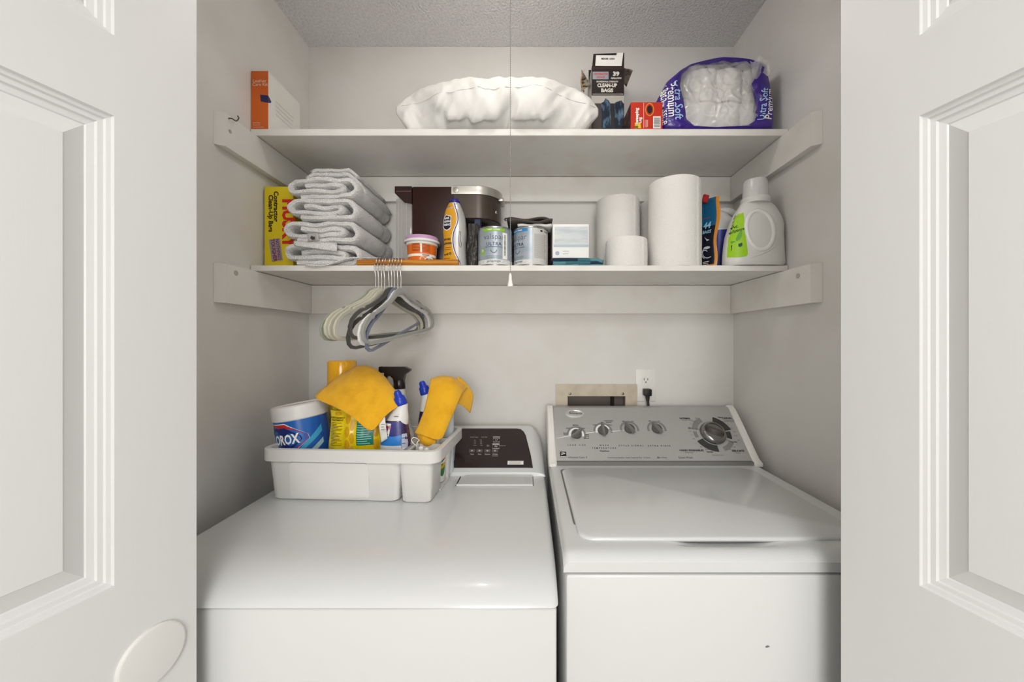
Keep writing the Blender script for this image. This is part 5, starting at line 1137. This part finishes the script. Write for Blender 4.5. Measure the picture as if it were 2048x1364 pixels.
# bowl cleaner bottles with angled blue caps
def bowl(cx, cy, k, lab, full=True, kw=1.0, dn=0):
    root = thing('bowl_cleaner', (cx, cy, fl), lab, 'bottle', 'blue capped bowl cleaner bottles')
    H = .165 * k; secs = [(.001, .030, .022), (.004, .0325, .024), (H * .55, .0325, .024), (H * .75, .031, .0235), (H * .9, .027, .021), (H, .0235, .019)]
    bb = MB().loft([sell(cx, cy, a * kw, c_ * kw ** .5, 2.4, fl + z, 40) for z, a, c_ in secs]); build('bottle_body', bb, mat('violet_bottle', '32204a', .2, coat=.3), root, smooth=50)
    build('neck', MB().loft([sell(cx - d_ + dn * (z - H + .012) / .054, cy, a * kw ** .7, c_, 2.1, fl + z, 32) for z, a, c_, d_ in ((H - .012, .0262 * kw ** .3, .0225, 0), (H + .006, .0235, .0185, .001), (H + .03, .016, .014, .005), (H + .042, .0145, .0135, .008))]), mat('neck_white', 'e7e5e2', .35), root, smooth=60)
    a0 = Vector((cx - .008 + dn, cy, fl + H + .04)); dr = Vector((-.32, -.1, 1)).normalized()
    build('cap', MB().tube([a0, a0 + dr * .003, a0 + dr * .022, a0 + dr * .026, a0 + dr * .036, a0 + dr * .041], .016, 20, rs=[.0155, .0165, .0145, .0105, .0095, .006]), mat('royal_blue_cap', '1f3fb8', .25), root, smooth=40)
    if not full: return
    pm = projmap(bb, .0006); pm2 = projmap(bb, .0012); pm3 = projmap(bb, .0018)
    build('label', quad(MB(), pm, cx - .036, cx + .022, fl + .004, fl + H * .985, 0, 14, 20), mat('indigo_label', '2f2f78', .3, var=((12, 12, 12), '5650a0', .5, .7)), root, smooth=180)
    build('blue_fade', MB().grid(lambda u, v: pm2(cx - .037 + .060 * u, fl + H * .655 + H * .13 * v + .01 * abs(u - .6) * v), 14, 5), mat('azure_print', '2f7fd0', .3), root, smooth=180)
    build('white_base', MB().grid(lambda u, v: pm3(cx - .037 + .060 * u, fl + .003 + (H * .66 - .003) * v), 14, 4), mat('base_white_print', 'dfe3e4', .3), root, smooth=180)
    st = build('sticker', MB().poly([pm3(cx - .0265, fl + H * .81), pm3(cx - .009, fl + H * .79), pm3(cx - .004, fl + H * .965), pm3(cx - .0205, fl + H * .97)]), white, root, smooth=0)
    pm4 = projmap(bb, .0032); build('lettering', addtext(MB(), '2in1', (cx - .0140, fl + H * .915), .0135, pm4, rot=-4, bold=.03, sx=.8), MATS['logo_red_print'], st, smooth=0); b = MB(); lines(b, pm4, cx - .023, cx - .010, fl + H * .81, fl + H * .865, 3, .0011, 2); build('fine_print', b, MATS['ink_blue'], st, smooth=0, kind='stuff')
    b = MB(); quad(b, pm2, cx + .0235, cx + .037, fl + .02, fl + H * .82, 0, 4, 6); lp = build('side_label', b, mat('lilac_grey_label', 'b9bfd3', .4), root, smooth=180); b = MB(); lines(b, pm3, cx + .0245, cx + .035, fl + .024, fl + H * .8, 9, .0016, 5); build('fine_print', b, MATS['indigo_print'], lp, smooth=0, kind='stuff')
    build('neck_mark', quad(MB(), lambda u, v: Vector((cx + u, cy - .0205, fl + v)), .002, .014, H + .0115, H + .013), dkg, root, smooth=0)
bowl(XX(791, 1.02), 1.022, 1.14, 'bowl cleaner bottle with 2in1 sticker beside the yellow pack', True, 1.24, .024)
bowl(XX(857, 1.165), 1.165, 1.2, 'bowl cleaner bottle half hidden behind the hanging yellow cloth', False)

# white spray bottle with a black trigger
cx, cy = XX(806, 1.15), 1.118
root = thing('spray_bottle', (cx, cy, fl), 'white spray bottle with a black trigger head behind the bowl cleaner', 'spray bottle')
zt = ZZ(775, 1.13) - fl
build('bottle_body', MB().loft([sell(cx + d_, cy, a, c_, 2.3, fl + z, 40) for z, a, c_, d_ in ((.001, .037, .028, .005), (.005, .04, .03, .005), (.09, .042, .03, .005), (.13, .038, .028, .005), (.16, .027, .024, .003), (zt - .03, .018, .018, 0), (zt, .0145, .0145, 0))]), mat('spray_white', 'e5e3df', .35), root, smooth=60)
blkp = mat('black_gloss', '1e1716', .25)
build('collar', MB().lathe([(.0165, zt - .002), (.0172, zt), (.0168, zt + .016), (.015, zt + .024)], cx, cy, fl, 28), blkp, root)
hz_ = fl + zt
hp = lambda px, py: Vector((XX(px, 1.11) - XX(806, 1.11) + cx, 0, ZZ(py, 1.11) - ZZ(775, 1.11) + hz_))
def trg(pts, hw, nm):
    P2 = [hp(*p) for p in pts]; b = MB().loft([[Vector((p.x, cy + s * hw, p.z)) for p in P2] for s in (-1, 1)]); return build(nm, b, blkp, root, smooth=0)
trg([(767, 732), (818, 732), (829, 737), (828, 741), (818, 748), (815, 762), (816, 772), (798, 772), (795, 756), (790, 751), (783, 750), (777, 744), (767, 744)], .0095, 'trigger_head')
trg([(777, 744), (784, 750), (780, 758), (775, 765), (771, 766), (775, 757)], .006, 'trigger')
trg([(766, 732.5), (770, 731.5), (770, 744.5), (766, 744.5)], .0075, 'nozzle')

# pale bottle under the second cloth and a small bottle in the side slot
cx, cy = XX(893, 1.14), 1.142
root = thing('pale_bottle', (cx, cy, TB + .005), 'pale blue-white bottle standing under the hanging yellow cloth', 'bottle')
zt = ZZ(765, 1.14) - TB - .005
build('bottle_body', MB().lathe([(.0195, .001), (.0215, .004), (.0215, zt * .72), (.018, zt * .82), (.011, zt * .88), (.011, zt * .9)], cx, cy, TB + .005, 32), mat('pale_blue_plastic', 'd3dde4', .35), root, smooth=60)
build('cap', MB().lathe([(.0125, zt * .895), (.0125, zt * .985), (.010, zt)], cx, cy, TB + .005, 24), mat('blue_plastic_cap', '9fb6d2', .35), root)
cx, cy = -.2685, 1.0795
root = thing('slot_bottle', (cx, cy, TB + .005), 'white bottle with a red and green label seen through the caddy side slot', 'bottle')
build('bottle_body', MB().lathe([(.027, .001), (.029, .004), (.029, .075), (.024, .09), (.012, .10), (.012, .108)], cx, cy, TB + .005, 36), plast, root, smooth=60)
build('cap', MB().lathe([(.0135, .105), (.0135, .122), (.011, .124)], cx, cy, TB + .005, 24), plast, root)
cm = lambda o: cylmap(cx, cy, .029, TB + .005, pi / 2 - .55, o)
build('label', blob(MB(), cm(.0006), ell(0, .052, .013, .034)), mat('label_green', '2f7a35', .4), root, smooth=0)
build('label_upper', blob(MB(), cm(.0012), [(-.0125, .05), (.0125, .05), (.011, .07), (.006, .082), (0, .085), (-.006, .082), (-.011, .07)]), mat('label_red', 'b5402a', .4), root, smooth=0)
build('label_band', blob(MB(), cm(.0018), [(-.0125, .047), (.0125, .056), (.0125, .064), (-.0125, .055)]), white, root, smooth=0)
build('label_yellow', blob(MB(), cm(.0018), [(-.012, .036), (.004, .042), (.012, .05), (.012, .055), (-.012, .046)]), mat('label_yellow', 'd9b02a', .4), root, smooth=0)

# yellow microfibre cloths (quad control nets, smoothed)
mf = mat('yellow_microfibre', 'f6b922', .95, bump=(420, .7, .003), sheen=.2, var=(28, 'eaaa16', .45, .7))
def net(rows, name=None):
    nu = len(rows[0]); b = MB(); b.v = [P(*p) for r in rows for p in r]
    b.f = [(j * nu + i, j * nu + i + 1, (j + 1) * nu + i + 1, (j + 1) * nu + i) for j in range(len(rows) - 1) for i in range(nu - 1)]; b.m = [0] * len(b.f); return b
b = net([[(682, 800, 1.15), (706, 790, 1.16), (735, 785, 1.16), (762, 800, 1.14)],
         [(680, 762, 1.12), (706, 742, 1.12), (738, 738, 1.12), (764, 758, 1.11)],
         [(678, 748, 1.075), (706, 724, 1.075), (742, 720, 1.075), (768, 748, 1.075)],
         [(656, 772, 1.04), (700, 762, 1.022), (746, 760, 1.022), (786, 778, 1.05)],
         [(618, 795, 1.015), (686, 802, .992), (752, 806, .99), (815, 803, 1.02)],
         [(660, 808, 1.0), (700, 826, .982), (744, 836, .978), (780, 822, .995)],
         [(688, 822, .99), (716, 840, .978), (743, 872, .972), (764, 838, .982)]])
cl = build('yellow_cloth', b, mf, origin=P(716, 830, 1.05), smooth=180, subsurf=3, solid=.0025, label='large yellow microfibre cloth draped over the yellow pack', cat='cloth', group='yellow microfibre cloths in the caddy')
b = MB().grid(lambda u, v: P(757 + 13 * u + 5 * v, 842 + 44 * v - 8 * u + 3 * sin(v * 6), .985 - .004 * sin(v * 5)), 5, 10); tg = build('care_label', b, mat('satin_white', 'e9e7e3', .5), cl, smooth=180, solid=.0006)
b = MB(); lines(b, lambda u, v: P(u, v, .9795), 762, 770, 862, 846, 3, 1.2, 3); build('label_print', b, mdg, cl, smooth=0, kind='stuff')
b = net([[(862, 772, 1.18), (884, 765, 1.18), (910, 765, 1.18), (934, 778, 1.19)],
         [(861, 756, 1.14), (884, 748, 1.14), (912, 751, 1.14), (940, 774, 1.16)],
         [(862, 758, 1.095), (884, 751, 1.09), (912, 758, 1.09), (925, 782, 1.105)],
         [(856, 790, 1.075), (880, 785, 1.065), (906, 790, 1.068), (918, 800, 1.085)],
         [(848, 825, 1.07), (872, 822, 1.055), (896, 826, 1.06), (907, 826, 1.075)],
         [(834, 856, 1.06), (860, 858, 1.04), (884, 864, 1.045), (893, 858, 1.06)],
         [(829, 866, 1.05), (850, 872, 1.03), (874, 882, 1.03), (885, 876, 1.045)]])
cl2 = build('yellow_cloth', b, mf, origin=P(875, 830, 1.09), smooth=180, subsurf=3, solid=.0025, label='smaller yellow microfibre cloth hanging over a bottle at the caddy right', cat='cloth', group='yellow microfibre cloths in the caddy')
b = net([[(915, 752, 1.13), (932, 764, 1.15), (944, 784, 1.16)], [(918, 775, 1.115), (934, 784, 1.14), (947, 790, 1.16)], [(915, 796, 1.10), (928, 800, 1.13), (945, 806, 1.16)], [(912, 808, 1.10), (926, 810, 1.13), (940, 826, 1.16)]])
build('side_corner', b, mf, cl2, smooth=180, subsurf=3, solid=.0025)
b = net([[(832, 858, 1.06), (848, 866, 1.04), (868, 874, 1.045)], [(836, 876, 1.045), (852, 880, 1.025), (874, 882, 1.04)], [(840, 892, 1.045), (852, 897, 1.03), (868, 892, 1.04)], [(848, 894, 1.06), (858, 890, 1.055), (868, 884, 1.055)]])
build('lower_corner', b, mf, cl2, smooth=180, subsurf=3, solid=.0025)

# white cord loop with toggles
root = thing('cord_loop', P(836, 890, 1.0), 'small white cord loop with two toggles in the front cup of the caddy', 'cord')
build('loop', MB().tube(bez([P(832, 905, .995), P(833, 893, .99), P(826, 886, .985), P(823, 880, .985), P(827, 875, .985), P(834, 877, .99), P(838, 881, .995), P(834, 886, .99), P(835, 905, .995)], 5), .0013, 6), plast, root, smooth=180)
for px, py in ((842, 897), (853, 900)):
    c_ = P(px, py, .972); build('toggle', MB().lathe([(.003, -.03), (.0055, -.02), (.0068, -.002), (.006, .004), (.002, .006)], c_.x, c_.y, c_.z, 14), plast, root, smooth=180)
